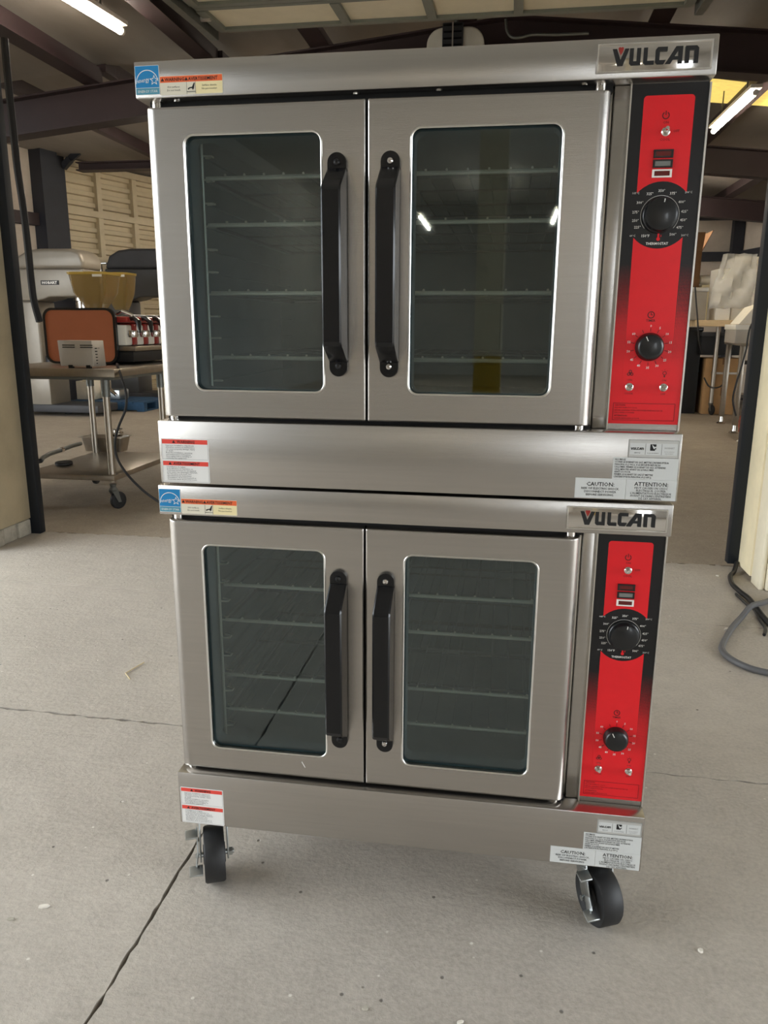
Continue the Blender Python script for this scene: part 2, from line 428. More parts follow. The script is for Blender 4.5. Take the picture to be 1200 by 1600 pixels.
# warehouse behind
def zt(x): return 3.90 - .10*abs(x - .1)         # top of the rafters
def zt2(x): return max(zt(x), 3.66) if x < 0 else zt(x)   # the roof is flatter beyond the first rafter
YB = [6.2, 10.3, 14.0]
ce = structure('ceiling')
for x0, x1 in ((-9, .1), (.1, 8)):
    nx, ny = 24, 30
    fb = FB(); vs = []; fs = []
    for j in range(ny + 1):
        for i in range(nx + 1):
            x = x0 + (x1-x0)*i/nx; y = 2.6 + 16.0*j/ny
            sag = .05*abs(math.sin((x + .3)*PI/1.2))
            vs.append((x, y, (zt(x) if y < 6.4 else zt2(x)) + .24 - sag*.6 + random.uniform(-.008, .008)))
    for j in range(ny):
        for i in range(nx):
            a = j*(nx+1) + i; fs.append((a, a+nx+1, a+nx+2, a+1))
    fb.add(vs, fs).build('roof_insulation', 'insulation', ce, smooth=60)
MB().box(-9.2, 8.2, 2.6, 18.8, 4.25, 4.4).build('roof_sheet', 'galv', ce, smooth=0)
MB().hexa([(1.6,8.25,zt(1.6)+.195),(4.4,8.25,zt(4.4)+.195),(4.4,9.0,zt(4.4)+.195),(1.6,9.0,zt(1.6)+.195)],[(1.6,8.25,zt(1.6)+.235),(4.4,8.25,zt(4.4)+.235),(4.4,9.0,zt(4.4)+.235),(1.6,9.0,zt(1.6)+.235)]).build('skylight_panel', 'skylight_glow', ce, smooth=0)
def raft(yb, xa, xb, d, zf_):
    b = structure('rafter')
    za, zb_ = zf_(xa), zf_(xb)
    def sl(y0, y1, lo_, hi_): return MB().hexa([(xa,y0,za+lo_),(xb,y0,zb_+lo_),(xb,y1,zb_+lo_),(xa,y1,za+lo_)], [(xa,y0,za+hi_),(xb,y0,zb_+hi_),(xb,y1,zb_+hi_),(xa,y1,za+hi_)])
    sl(yb-.1, yb+.1, -d, -d+.015).build('flange', 'beam_maroon', b, smooth=0)
    sl(yb-.1, yb+.1, -.015, 0).build('flange', 'beam_maroon', b, smooth=0)
    sl(yb-.012, yb+.012, -d+.015, -.015).build('web', 'beam_maroon', b, smooth=0)
raft(YB[0], -7.6, .1, .34, zt); raft(YB[0], .1, 6.5, .34, zt)
for yb in YB[1:]:
    raft(yb, -2.3, .1, .34, zt); raft(yb, -6.4, -2.3, .12, lambda x: 3.66); raft(yb, .1, 6.5, .34, zt)
for xp in (-5.1, -3.85, -2.66, -1.62, -.3, 1.32, 2.6, 3.9):
    p = structure('purlin')
    z = zt(xp)
    ye_ = 6.3 if xp < -2.4 else 18
    MB().box(xp-.09, xp+.09, 2.8, ye_, z+.002, z+.014).build('flange', 'beam_maroon', p, smooth=0)
    MB().box(xp-.008, xp+.008, 2.8, ye_, z+.014, z+.19).build('web', 'beam_maroon', p, smooth=0)
    if ye_ < 18: MB().box(xp-.05, xp+.05, 6.3, 18, 3.665, 3.80).build('flange', 'beam_maroon', p, smooth=0)

# back and right walls
YW = 16.2
wb = structure('wall_back')
cw = at(1150, 400, YW)           # the corner where back and right wall meet
xs = [-9.2, -6.0, -3.2, -.6, 1.6, 3.2, cw.x]
for a, b_ in zip(xs[:-1], xs[1:]):
    MB().box(a+.01, b_-.01, YW, YW+.1, 0, 2.66).build('panel', 'wall_panel', wb, smooth=0)
    MB().box(a+.01, b_-.01, YW, YW+.1, 2.74, 4.2).build('panel', 'wall_panel', wb, smooth=0)
MB().box(-9.2, cw.x, YW-.12, YW, 2.62, 2.80).build('girt', 'column_dark', wb, smooth=0)
MB().box(-9.2, cw.x, YW-.12, YW, 3.42, 3.62).build('girt', 'column_dark', wb, smooth=0)
MB().box(cw.x-.16, cw.x+.04, YW-.3, YW-.08, 0, 4.0).build('post', 'column_dark', wb, smooth=0)
wrr = structure('wall_right')
MB().hexa([(cw.x,YW,0),(cw.x+1.6,8.5,0),(cw.x+1.75,8.5,0),(cw.x+.15,YW,0)], [(cw.x,YW,2.66),(cw.x+1.6,8.5,2.66),(cw.x+1.75,8.5,2.66),(cw.x+.15,YW,2.66)]).build('panel', 'wall_panel', wrr, smooth=0)
MB().hexa([(cw.x,YW,2.74),(cw.x+1.6,8.5,2.74),(cw.x+1.75,8.5,2.74),(cw.x+.15,YW,2.74)], [(cw.x,YW,4.2),(cw.x+1.6,8.5,4.2),(cw.x+1.75,8.5,4.2),(cw.x+.15,YW,4.2)]).build('panel', 'wall_panel', wrr, smooth=0)
MB().bar((cw.x-.02, YW-.1, 2.71), (cw.x+1.55, 8.5, 2.71), .1, .17).build('girt', 'column_dark', wrr, smooth=0)
MB().box(cw.x+1.6, 8.2, 8.4, 8.5, 0, 4.2).build('panel', 'wall_panel', wrr, smooth=0)
MB().box(8.1, 8.2, 2.8, 8.5, 0, 4.2).build('panel', 'wall_panel', wrr, smooth=0)

# left wall: set askew, panelled, with a corrugated sectional door
WP = at(100, 400, 10.8); WP.z = 0
ang = math.radians(19); WD = Vector((math.sin(ang), math.cos(ang), 0)); WN = Vector((math.cos(ang), -math.sin(ang), 0))
def on_wall(u, v, off=0.0):
    r = ray(u, v); o = WP + WN*off; k = (o - CAM).dot(WN)/r.dot(WN); P = CAM + r*k; return (P - WP).dot(WD), P.z
def wbox(s0, s1, n0, n1, z0, z1):       # box along the askew wall
    c = [WP + WD*s_ + WN*n_ for s_, n_ in ((s0,n0),(s0,n1),(s1,n1),(s1,n0))]
    return MB().hexa([(p.x,p.y,z0) for p in c], [(p.x,p.y,z1) for p in c])
wlf = structure('wall_left')
sD0 = on_wall(98, 330)[0]; zD = on_wall(98, 254)[1]
wbox(-8, sD0, -.12, 0, 0, 4.3).build('panel', 'wall_panel', wlf, smooth=0)
wbox(sD0, 9, -.12, 0, zD, 4.3).build('panel', 'wall_panel', wlf, smooth=0)
gs = on_wall(30, 340)
wbox(-8, sD0-.1, 0, .12, gs[1]-.09, gs[1]+.09).build('girt', 'beam_maroon', wlf, smooth=0)
cs0, cs1 = on_wall(60, 300, .15)[0], on_wall(86, 300, .15)[0]
wbox(cs0, cs1, .0, .26, 0, 4.1).build('post', 'column_dark', wlf, smooth=0)
cs2 = on_wall(103, 320, .2)[0]
wbox(cs1+.01, cs2, .10, .24, 0, on_wall(95, 245, .2)[1]).build('door_track', 'column_dark', wlf, smooth=0)
# curved track at the head of the door
pa = [on_wall(u, v, .2) for u, v in ((97, 262), (100, 250), (107, 238), (120, 230), (150, 224), (235, 222))]
tk = MB(); pts = [WP + WD*a + WN*(.22 + i*.12) for i, (a, z) in enumerate(pa)]
for i, (a, z) in enumerate(pa): pts[i].z = z
for i in range(len(pts)-1): tk.bar(pts[i], pts[i+1], .09, .09)
tk.build('door_track', 'column_dark', wlf, smooth=0)
d2 = structure('door_2')
us = [98, 150, 205, 262, 330]
ss = [on_wall(u, 330)[0] for u in us]
zr = [zD, on_wall(150, 337)[1], on_wall(150, 337)[1] - (zD - on_wall(150, 337)[1]), 0]
zr[2] = max(zr[2], .7)
for i in range(len(ss)-1):
    for j in range(3):
        zt_, zb_ = zr[j]-.03, zr[j+1]+.03
        nrib = max(3, int(round((zt_-zb_)/.16)))
        prof = []
        h = (zt_-zb_)/nrib
        for k in range(nrib):
            z0 = zb_ + k*h
            prof += [(.0, z0), (.0, z0+h*.42), (.05, z0+h*.50), (.05, z0+h*.9), (.0, z0+h*.98)]
        a, b_ = ss[i]+.05, ss[i+1]-.05
        lp = [[WP + WD*s_ + WN*n_ + Vector((0,0,z)) for n_, z in prof + [(-.02, zt_), (-.02, zb_)]] for s_ in (a, b_)]
        MB().loft(lp).build('corrugated_panel', 'tan_metal', d2, smooth=0)
for s_ in ss[1:]:
    wbox(s_-.05, s_+.05, .0, .11, 0, zD).build('stile', 'tan_metal', d2, smooth=0)
for z in zr[:3]:
    wbox(ss[0], ss[-1], .0, .13, z-.05, z+.05).build('rail', 'tan_metal', d2, smooth=0)

# raised sectional door hung under the roof on its tracks, with black side seals at the opening
d1 = structure('door_1')
fe0, fe1 = at(345, 48, 5.2), at(1080, 15, 5.2)
zf = (fe0.z + fe1.z)/2; zn = 3.47; yn = 2.95; yf = 5.2
def dz(y): return zn + (zf - zn)*(y - yn)/(yf - yn)
def dbox(x0, x1, y0, y1, t0, t1):
    return MB().hexa([(x0,y0,dz(y0)+t0),(x1,y0,dz(y0)+t0),(x1,y1,dz(y1)+t0),(x0,y1,dz(y1)+t0)], [(x0,y0,dz(y0)+t1),(x1,y0,dz(y0)+t1),(x1,y1,dz(y1)+t1),(x0,y1,dz(y1)+t1)])
x0, x1 = fe0.x, fe1.x
nsec = 4
for k in range(nsec):
    ya = yn + (yf-yn)*k/nsec + .004; yb = yn + (yf-yn)*(k+1)/nsec - .004
    sec = dbox(x0, x1, ya, yb, .022, .045).build('door_section', 'door_panel', d1, smooth=0)
    dbox(x0, x1, yb-.062, yb, 0, .022).build('rail', 'door_frame', sec, smooth=0)
    dbox(x0, x1, ya, ya+.05, 0, .022).build('rail', 'door_frame', sec, smooth=0)
    for xs_ in (x0+.03, -1.17, -.50, .15, x1-.03):
        dbox(xs_-.035, xs_+.035, ya+.05, yb-.062, -.006, .0219).build('stile', 'door_frame', sec, smooth=0)
for sx, xx in ((-1, x0-.06), (1, x1+.06)):
    tr = dbox(xx-.03, xx+.03, yn-.1, yf+.02, -.05, -.045).build('track', 'galv', d1, smooth=0)
    dbox(xx-.03*sx-.002, xx-.03*sx+.002, yn-.1, yf+.02, -.045, .05).build('track_web', 'galv', tr, smooth=0)
    # perforated hanger angle at the far end
    tr = dbox(xx+sx*.02-.02, xx+sx*.02+.02, yf-.06, yf-.02, -.02, .5).build('hanger', 'galv', d1, smooth=0)
    for yy in (yf-.35, yf-.95):
        MB().cyl((xx+.03*-sx, yy, dz(yy)), (xx-.11*sx, yy, dz(yy)), .022, n=10).build('roller', 'steel_edge', d1)
MB().box(XL-.02, XL+.055, 2.80, 2.86, .0, 3.4).build('side_seal', 'track_black', d1, bevel=.004)
MB().box(XR-.055, XR+.02, 2.79, 2.85, .03, 3.4).build('side_seal', 'track_black', d1, bevel=.004)

# ================================================================== THE OVENS (local: origin under the base panel, front at y = 0)
ZB = .9605
def Z(z): return z - ZB
def rloop(x0, x1, z0, z1, r, y, k=6): return [(x, y, z) for x, z in rrect(x0, x1, z0, z1, r, k)]

def make_door(root, side):
    yd = .005
    if side < 0: x0, x1, wx0, wx1, hx = -.4987, -.0792, -.4235, -.161, -.1305
    else: x0, x1, wx0, wx1, hx = -.0756, .3464, .004, .2695, -.0325
    z0, z1, wz0, wz1 = Z(1.0947), Z(1.6707), Z(1.149), Z(1.6195)
    big, sm, back = .019, .004, .058
    rl, rr = (big, sm) if side < 0 else (sm, big)
    loops = [rloop(wx0, wx1, wz0, wz1, .017, back), rloop(wx0, wx1, wz0, wz1, .017, yd + .002)]
    loops.append(rloop(wx0-.001, wx1+.001, wz0-.001, wz1+.001, .018, yd))
    loops.append(None)
    K = 7
    for j in range(K):
        a = (PI/2)*j/(K-1)
        loops.append(rloop(x0 + rl*(1-math.sin(a)), x1 - rr*(1-math.sin(a)), z0 + sm*(1-math.sin(a)), z1 - sm*(1-math.sin(a)), .003, yd + sm*(1-math.cos(a))*0 + (1-math.cos(a))*.006))
    loops[3] = rloop(x0 + rl + .003, x1 - rr - .003, z0 + sm + .003, z1 - sm - .003, .003, yd)
    # deepen the hinge-side rounding: push vertices back in proportion to the side they lie on
    for j in range(K):
        a = (PI/2)*j/(K-1); lp = loops[4+j]; new = []
        for (x, y, z) in lp:
            hs = (x < (x0+x1)/2) if side < 0 else (x > (x0+x1)/2)
            new.append((x, yd + (big if hs else sm)*(1-math.cos(a)), z))
        loops[4+j] = new
    loops.append(rloop(x0, x1, z0, z1, .003, back))
    loops.append(loops[0])
    mb = MB(); mb.loft(loops, False, False)
    door = mb.build('door', 'steel', root, smooth=38)
    # raised bead round the window
    prof = [(-.0005, .0005), (.0006, -.001), (.0018, -.0014), (.003, -.0008), (.0038, .0006)]
    lp = [rloop(wx0-a+.0015, wx1+a-.0015, wz0-a+.0015, wz1+a-.0015, .0165 + a, yd + b, 6) for a, b in prof]
    MB().loft(lp, False, False).build('window_bead', 'steel_edge', door, smooth=60)
    MB().loft([rloop(wx0, wx1, wz0, wz1, .017, yd+.010), rloop(wx0, wx1, wz0, wz1, .017, yd+.014)]).build('window_glass', 'door_glass', door, smooth=0)
    # dark gasket deep in the opening
    MB().loft([rloop(wx0-.0002, wx1+.0002, wz0-.0002, wz1+.0002, .017, back), rloop(wx0-.0002, wx1+.0002, wz0-.0002, wz1+.0002, .017, yd+.0145),
               rloop(wx0+.004, wx1-.004, wz0+.004, wz1-.004, .014, yd+.0145), rloop(wx0+.004, wx1-.004, wz0+.004, wz1-.004, .014, back)], False, False).build('window_gasket', 'oven_liner', door, smooth=40)
    # handle: a bowed channel with rounded mounting tabs
    hz0, hz1 = Z(1.181), Z(1.581); w = .0175
    cen = [(hz1, yd-.004), (Z(1.553), yd-.006), (Z(1.549), yd-.010), (Z(1.516), yd-.063), (Z(1.509), yd-.067), (Z(1.246), yd-.067), (Z(1.239), yd-.063), (Z(1.212), yd-.010), (Z(1.208), yd-.006), (hz0, yd-.004)]
    h = MB()
    # front strap
    def tabpts(zc, s):   # half disc end
        return [(hx + w*math.cos(a), zc + s*w*math.sin(a)) for a in [PI*i/12 for i in range(13)]]
    top = tabpts(hz1 - w, 1); bot = tabpts(hz0 + w, -1)
    h.prism(top + [(hx - w, Z(1.549)), (hx + w, Z(1.549))], yd-.009, yd)
    h.prism(bot + [(hx - w, Z(1.212)), (hx + w, Z(1.212))], yd-.009, yd)
    outer = [(yd-.0005, Z(1.5535)), (yd-.011, Z(1.5535)), (yd-.061, Z(1.517)), (yd-.0655, Z(1.509)), (yd-.0655, Z(1.247)), (yd-.061, Z(1.239)), (yd-.011, Z(1.2085)), (yd-.0005, Z(1.2085))]
    inner = [(yd-.0005, Z(1.546)), (yd-.005, Z(1.538)), (yd-.007, Z(1.505)), (yd-.008, Z(1.490)), (yd-.008, Z(1.268)), (yd-.007, Z(1.250)), (yd-.005, Z(1.222)), (yd-.0005, Z(1.215))]
    # solid side silhouette: outer path down, inner path back
    def hw(y): return w if y > yd-.02 else w*1.02
    loops = []
    for (ya, za), (yi, zi) in zip(outer, inner):
        b = hw(ya); cut = .003
        loops.append([(hx-b, yi, zi), (hx-b, ya+cut, za), (hx-b+cut, ya, za), (hx+b-cut, ya, za), (hx+b, ya+cut, za), (hx+b, yi, zi)])
    h.loft(loops)
    h.build('handle', 'handle_black', door, smooth=28)
    for zc in (Z(1.564), Z(1.201)):
        MB().lathe([(.0062, 0), (.0062, .001), (.005, .003), (.0022, .0038), (.0021, .002), (0, .002)], (hx, yd-.009, zc), (0,-1,0), 16).build('screw', 'chrome' if side > 0 else 'black_plastic', door)
    # hinge pins above and below
    hxp = x0 + .018 if side < 0 else x1 - .018
    for za, zb in ((z1, z1 + .0118), (z0 - .0062, z0)):
        MB().lathe([(.010, 0), (.010, zb-za)], (hxp, yd+.022, za), (0,0,1), 14).build('hinge_pin', 'chrome', door)
    return door

def letters_vulcan(mb_b, mb_r, x, z, h, y0, y1):
    k = .0
    P = [
     [(0,1),(.27,1),(.52,.36),(.78,1),(1.04,1),(.68,0),(.34,0)],
     [(1.08,1),(1.33,1),(1.33,.24),(1.53,.24),(1.53,1),(1.78,1),(1.78,0),(1.2,0),(1.08,.13)],
     [(1.95,1),(2.2,1),(2.2,.23),(2.62,.23),(2.62,0),(2.07,0),(1.95,.12)],
     [(2.82,0),(2.70,.14),(2.70,.86),(2.82,1),(3.42,1),(3.42,.76),(2.95,.76),(2.95,.24),(3.36,.24),(3.22,0)],
     [(3.32,0),(3.93,1),(4.36,1),(4.36,0),(4.11,0),(4.11,.25),(3.79,.25),(3.64,0)],
     [(4.53,0),(4.53,1),(5.2,1),(5.34,.86),(5.34,0),(5.09,0),(5.09,.76),(4.78,.76),(4.78,0)]]
    for i, p in enumerate(P):
        q = [(x + a*h, z + b*h) for a, b in p]
        if i == 4:      # A with its counter: two convex-ish halves around the hole
            A = [(3.32,0),(3.93,1),(4.36,1),(4.11,.80),(3.88,.43),(4.11,.43),(4.11,.25),(3.79,.25),(3.64,0)]
            B = [(4.36,1),(4.36,0),(4.11,0),(4.11,.80)]
            mb_b.prism([(x+a*h, z+b*h) for a, b in A], y0, y1); mb_b.prism([(x+a*h, z+b*h) for a, b in B], y0, y1)
        else: mb_b.prism(q, y0, y1)
    R = [(.36,1.04),(.44,1.10),(.53,1.06),(.62,1.10),(.70,1.04),(.68,.92),(.53,.62),(.38,.92)]
    if mb_r: mb_r.prism([(x + a*h, z + b*h) for a, b in R], y0, y1)

def make_oven(root):
    # --- carcass around the cavity
    cx0, cx1, cz0, cz1 = -.455, .325, Z(1.112), Z(1.658)
    b = MB()
    b.box(-.5, cx0, .060, 1.0, .005, Z(1.68)); b.box(cx1, .505, .075, 1.0, .005, Z(1.68))
    b.box(cx0, cx1, .060, 1.0, cz1, Z(1.68)); b.box(cx0, cx1, .060, 1.0, .005, cz0); b.box(cx0, cx1, .72, 1.0, cz0, cz1)
    b.build('body', 'steel', root, smooth=0)
    l = MB(); e = .0012
    l.box(cx0, cx0+e, .062, .72, cz0, cz1); l.box(cx1-e, cx1, .062, .72, cz0, cz1)
    l.box(cx0, cx1, .062, .72, cz1-e, cz1); l.box(cx0, cx1, .062, .72, cz0, cz0+e); l.box(cx0, cx1, .718, .72, cz0, cz1)
    l.build('cavity_liner', 'oven_liner', root, smooth=0)
    # fan baffle on the cavity's back
    bf = MB().box(cx0+.16, cx1-.16, .70, .708, cz0+.06, cz1-.06).build('fan_baffle', 'oven_liner', root, bevel=.003)
    # black strips that paint shade into the gaps above, below and between the doors
    MB().box(-.497, .350, .030, .060, Z(1.6707), Z(1.6826)).build('gap_shade', 'black_gap', root, smooth=0)
    MB().box(-.497, .350, .030, .060, Z(1.0884), Z(1.0947)).build('gap_shade', 'black_gap', root, smooth=0)
    MB().box(-.0797, -.0751, .045, .0595, Z(1.0947), Z(1.6707)).build('gap_shade', 'black_gap', root, smooth=0)
    for x in (-.44, -.1, .05, .30):
        MB().lathe([(.006, 0), (.006, .002), (.003, .003)], (x, .022, Z(1.6824)), (0,0,-1), 10).build('trim_screw', 'chrome', root)
    # --- top trim, a folded steel visor
    MB().box(-.511, .511, .0, .075, Z(1.6826), Z(1.745)).build('top_trim', 'steel', root, bevel=.0025)
    MB().box(-.509, .509, .076, 1.0, Z(1.6801), Z(1.743)).build('top_panel', 'steel', root, bevel=.002)
    # --- base panel
    MB().box(-.503, .511, -.0107, .058, 0.0, Z(1.0884)).build('base_panel', 'steel', root, bevel=.0022)
    # --- mullion beside the right door, with its folded edges
    mu = MB().box(.3535, .3800, .036, .074, Z(1.0890), Z(1.6822)).build('mullion', 'steel', root, bevel=.002)
    MB().box(.3485, .3525, .046, .074, Z(1.0890), Z(1.6822)).build('mullion_lip', 'steel_edge', mu, bevel=.001)
    MB().box(.3792, .3815, .026, .074, Z(1.0890), Z(1.6822)).build('mullion_lip', 'steel_edge', mu, smooth=0)
    MB().box(.5080, .5112, .026, .95, Z(1.0890), Z(1.6800)).build('side_panel', 'steel_edge', root, smooth=0)
    for s in (-1, 1): make_door(root, s)
    # --- control panel
    yp = .030
    cp = MB().box(.3816, .5079, yp, .074, Z(1.0890), Z(1.6822)).build('control_panel', 'steel', root, smooth=0)
    MB().box(.3820, .5077, yp-.001, yp, Z(1.1), Z(1.6815)).build('overlay', 'overlay_print', cp, smooth=0)
    yr = yp - .0013
    cxp, czp, R = .4445, Z(1.469), .056
    arc = lambda a0, a1, n_: [(cxp + R*math.sin(a0 + (a1-a0)*i/n_), czp + R*math.cos(a0 + (a1-a0)*i/n_)) for i in range(n_+1)]
    xa, xb = .4025, .4865
    aa = math.asin((xb - cxp)/R)
    up = [(x, z) for x, z in rrect(xa, xb, Z(1.60), Z(1.6625), .006, 4)][:10] + arc(-aa, aa, 12)
    MB().prism(up, yr, yp-.001).build('red_field', 'red_print', cp, smooth=0)
    dn = [(xa, Z(1.1005)), (xb, Z(1.1005))] + arc(PI-aa, PI+aa, 12)
    MB().prism(dn, yr, yp-.001).build('red_field', 'red_print', cp, smooth=0)
    yl = yr - .0003
    # printed lettering: dark on red
    k = FB()
    k.ring(cxp-.0035, Z(1.6305), .0045, .0062, yl, .55, 2*PI-.55); k.rect(cxp-.0043, cxp-.0027, Z(1.631), Z(1.638), yl)
    text(k, 'ON', .006, cxp-.0025, Z(1.6175), yl, 'CENTER'); text(k, 'OFF', .006, cxp+.0105, Z(1.6035), yl); text(k, 'COOL', .006, cxp-.002, Z(1.5905), yl, 'CENTER')
    k.build('power_legend', 'darkred_print', cp, smooth=0); k = FB()
    tx, tz = .4455, Z(1.2415)
    k.ring(tx-.0015, Z(1.2985), .0048, .0064, yl); k.rect(tx-.0022, tx-.0008, Z(1.2985), Z(1.3028), yl); k.rect(tx-.0015, tx+.0018, Z(1.2978), Z(1.2992), yl)
    text(k, 'TIMER', .006, tx-.0015, Z(1.2865), yl, 'CENTER', bold=.01)
    for i in range(14):
        a = -2*PI*1/14 + 2*PI*i/14*1.0
        c_, s_ = math.cos(a), math.sin(a)
        k.flat([(tx + s_*.0275 - c_*.0005, tz + c_*.0275 + s_*.0005), (tx + s_*.0275 + c_*.0005, tz + c_*.0275 - s_*.0005), (tx + s_*.0335 + c_*.0005, tz + c_*.0335 - s_*.0005), (tx + s_*.0335 - c_*.0005, tz + c_*.0335 + s_*.0005)], yl)
    k.build('timer_legend', 'darkred_print', cp, smooth=0); k, k2 = FB(), FB()
    for xx, up_t, dn_t, kk in ((.4155, 'ON', 'COOK', k), (.4765, 'ON', 'OFF', k2)):
        text(kk, up_t, .0052, xx, Z(1.1795), yl, 'CENTER'); text(kk, dn_t, .0052, xx, Z(1.1545), yl, 'CENTER')
    for a in (0, 2*PI/3, 4*PI/3): k.ring(.4155 + .0032*math.sin(a), Z(1.1935) + .0032*math.cos(a), .0016, .0030, yl, n=12)
    k.build('fan_legend', 'darkred_print', cp, smooth=0); k = k2
    k.ring(.4765, Z(1.1945), .0026, .0037, yl, n=14); k.rect(.4753, .4777, Z(1.187), Z(1.1905), yl)
    for a in (-1.6, -.8, 0, .8, 1.6):
        k.flat([(.4765+math.sin(a)*.005-.0003, Z(1.1945)+math.cos(a)*.005), (.4765+math.sin(a)*.005+.0003, Z(1.1945)+math.cos(a)*.005), (.4765+math.sin(a)*.0072+.0003, Z(1.1945)+math.cos(a)*.0072), (.4765+math.sin(a)*.0072-.0003, Z(1.1945)+math.cos(a)*.0072)], yl)
    k.build('light_legend', 'darkred_print', cp, smooth=0); k = FB()
    bx0, bx1, bz0, bz1 = .389, .5005, Z(1.1065), Z(1.1385)
    for r_ in ((bx0, bx1, bz0, bz0+.0007), (bx0, bx1, bz1-.0007, bz1), (bx0, bx0+.0007, bz0, bz1), (bx1-.0007, bx1, bz0, bz1)): k.rect(*r_, yl)
    text(k, 'CAUTION', .0042, .392, Z(1.1333), yl, bold=.01); text(k, 'ALLOW OVEN TO COOL', .0036, .392, Z(1.1287), yl); text(k, 'BEFORE CLEANING, TURN OFF POWER WHEN NOT IN USE', .0036, .392, Z(1.1240), yl, sx=.9)
    text(k, 'DISCONNECT POWER', .0036, .392, Z(1.1194), yl); text(k, 'ATTENTION', .0042, .392, Z(1.1136), yl, bold=.01); text(k, 'LAISSER REFROIDIR LE FOUR', .0036, .392, Z(1.1090), yl)
    k.build('caution_print', 'darkred_print', cp, smooth=0)
    # white lettering on the dial and the timer
    k = FB()
    temps = [('150\u00b0F', -148), ('225\u00b0', -119), ('250\u00b0', -102), ('275\u00b0', -82), ('300\u00b0', -58), ('325\u00b0', -28), ('350\u00b0', 0), ('375\u00b0', 28), ('400\u00b0', 58), ('425\u00b0', 82), ('450\u00b0', 102), ('475\u00b0', 121), ('500\u00b0', 143)]
    for s_, dg in temps:
        a = math.radians(dg); rr_ = .0405
        text(k, s_, .0062, cxp + rr_*1.03*math.sin(a), czp + rr_*math.cos(a)-.002, yl, 'CENTER', bold=.012)
    text(k, 'THERMOSTAT', .0060, cxp-.001, Z(1.4195), yl, 'CENTER', bold=.012)
    for s_, xx, zz in (('165\u00b0C', .4005, 1.5045), ('200\u00b0C', .4895, 1.5045), ('60\u00b0C', .4005, 1.4335), ('260\u00b0C', .4895, 1.4335)):
        text(k, s_, .0048, xx, Z(zz), yl - .0012, 'CENTER')
    k.ring(cxp, czp, .0325, .0330, yl, -2.3, 2.3, 40)
    k.build('white_lettering', 'white_print', cp, smooth=0)
    k = FB()
    for i, s_ in enumerate(['0', '5', '10', '15', '20', '25', '30', '35', '40', '45', '50', '55', '60']):
        a = 2*PI*i/14
        text(k, s_, .0060, tx + .0375*math.sin(a), tz + .0375*math.cos(a)-.002, yl, 'CENTER', bold=.01)
    k.build('white_lettering', 'white_print', cp, smooth=0)
    k = FB(); k.ring(cxp+.0005, Z(1.4292), 0, .0032, yl, n=12); k.rect(cxp-.0010, cxp+.0020, Z(1.431), Z(1.4385), yl); k.rect(cxp+.004, cxp+.0058, Z(1.4338), Z(1.4350), yl); k.rect(cxp+.0043, cxp+.0055, Z(1.4325), Z(1.4362), yl)
    k.build('red_lettering', 'red_print', cp, smooth=0)
    # knobs
    kn = MB().lathe([(.0305, 0), (.0305, .004), (.0300, .0055), (.0285, .0065), (.0280, .012), (.0265, .0165), (.022, .0185), (0, .019)], (cxp, yr, czp), (0,-1,0), 40)
    kn.build('thermostat_knob', 'black_plastic', cp, smooth=40)
    a = math.radians(9); c_, s_ = math.cos(a), math.sin(a); yk = yr-.0192
    MB().prism([(cxp + s_*.0195 - c_*.0007, czp + c_*.0195), (cxp + s_*.0195 + c_*.0007, czp + c_*.0195), (cxp + s_*.0252 + c_*.0007, czp + c_*.0252), (cxp + s_*.0252 - c_*.0007, czp + c_*.0252)], yk, yk+.0025).build('knob_mark', 'white_print', cp, smooth=0)
    MB().lathe([(.0255, 0), (.0255, .004), (.0245, .0055), (.0235, .013), (.0215, .0165), (.018, .018), (0, .0183)], (tx, yr, tz), (0,-1,0), 36).build('timer_knob', 'black_plastic', cp, smooth=40)
    a = math.radians(-27); c_, s_ = math.cos(a), math.sin(a); yk = yr-.0185
    MB().prism([(tx + s_*.012 - c_*.0007, tz + c_*.012 - s_*.0007*-1), (tx + s_*.012 + c_*.0007, tz + c_*.012 - s_*.0007), (tx + s_*.0205 + c_*.0007, tz + c_*.0205 - s_*.0007), (tx + s_*.0205 - c_*.0007, tz + c_*.0205 + s_*.0007)], yk, yk+.003).build('knob_mark', 'white_print', cp, smooth=0)
    # toggles
    for xx, zz in ((cxp-.002, Z(1.6045)), (.4155, Z(1.1685)), (.4765, Z(1.1685))):
        tg = MB().lathe([(.0073, 0), (.0073, .002), (.0058, .003), (.0058, .005), (.0036, .0052), (.0036, .0045)], (xx, yr, zz), (0,-1,0), 6 if False else 18).build('toggle_switch', 'chrome', cp, smooth=40)
        MB().tube([(xx, yr-.003, zz), (xx, yr-.010, zz+.0012), (xx+.0005, yr-.017, zz+.003)], [.0018, .0024, .0032], 10).build('toggle_lever', 'chrome', cp)
    # indicator lamps
    for zz, fm, lm in ((Z(1.5695), 'black_plastic', 'lens_red'), (Z(1.5535), 'black_plastic', 'lens_grey'), (Z(1.5375), 'white_print', 'lens_red')):
        x_ = cxp-.0025; f = MB()
        w_, h_ = .0165, .0066
        f.box(x_-w_, x_+w_, yr-.003, yr, zz+h_-.0025, zz+h_); f.box(x_-w_, x_+w_, yr-.003, yr, zz-h_, zz-h_+.0025)
        f.box(x_-w_, x_-w_+.0035, yr-.003, yr, zz-h_+.0025, zz+h_-.0025); f.box(x_+w_-.0035, x_+w_, yr-.003, yr, zz-h_+.0025, zz+h_-.0025)
        ind = f.build('indicator_frame', fm, cp, smooth=0)
        MB().box(x_-w_+.0035, x_+w_-.0035, yr-.002, yr, zz-h_+.0025, zz+h_-.0025).build('indicator_lens', lm, cp, smooth=0)
    # --- nameplate on the trim
    np_ = MB().box(.3175, .5015, -.003, 0, Z(1.6915), Z(1.7355)).build('nameplate', 'chrome', root, bevel=.001)
    fr_ = MB()
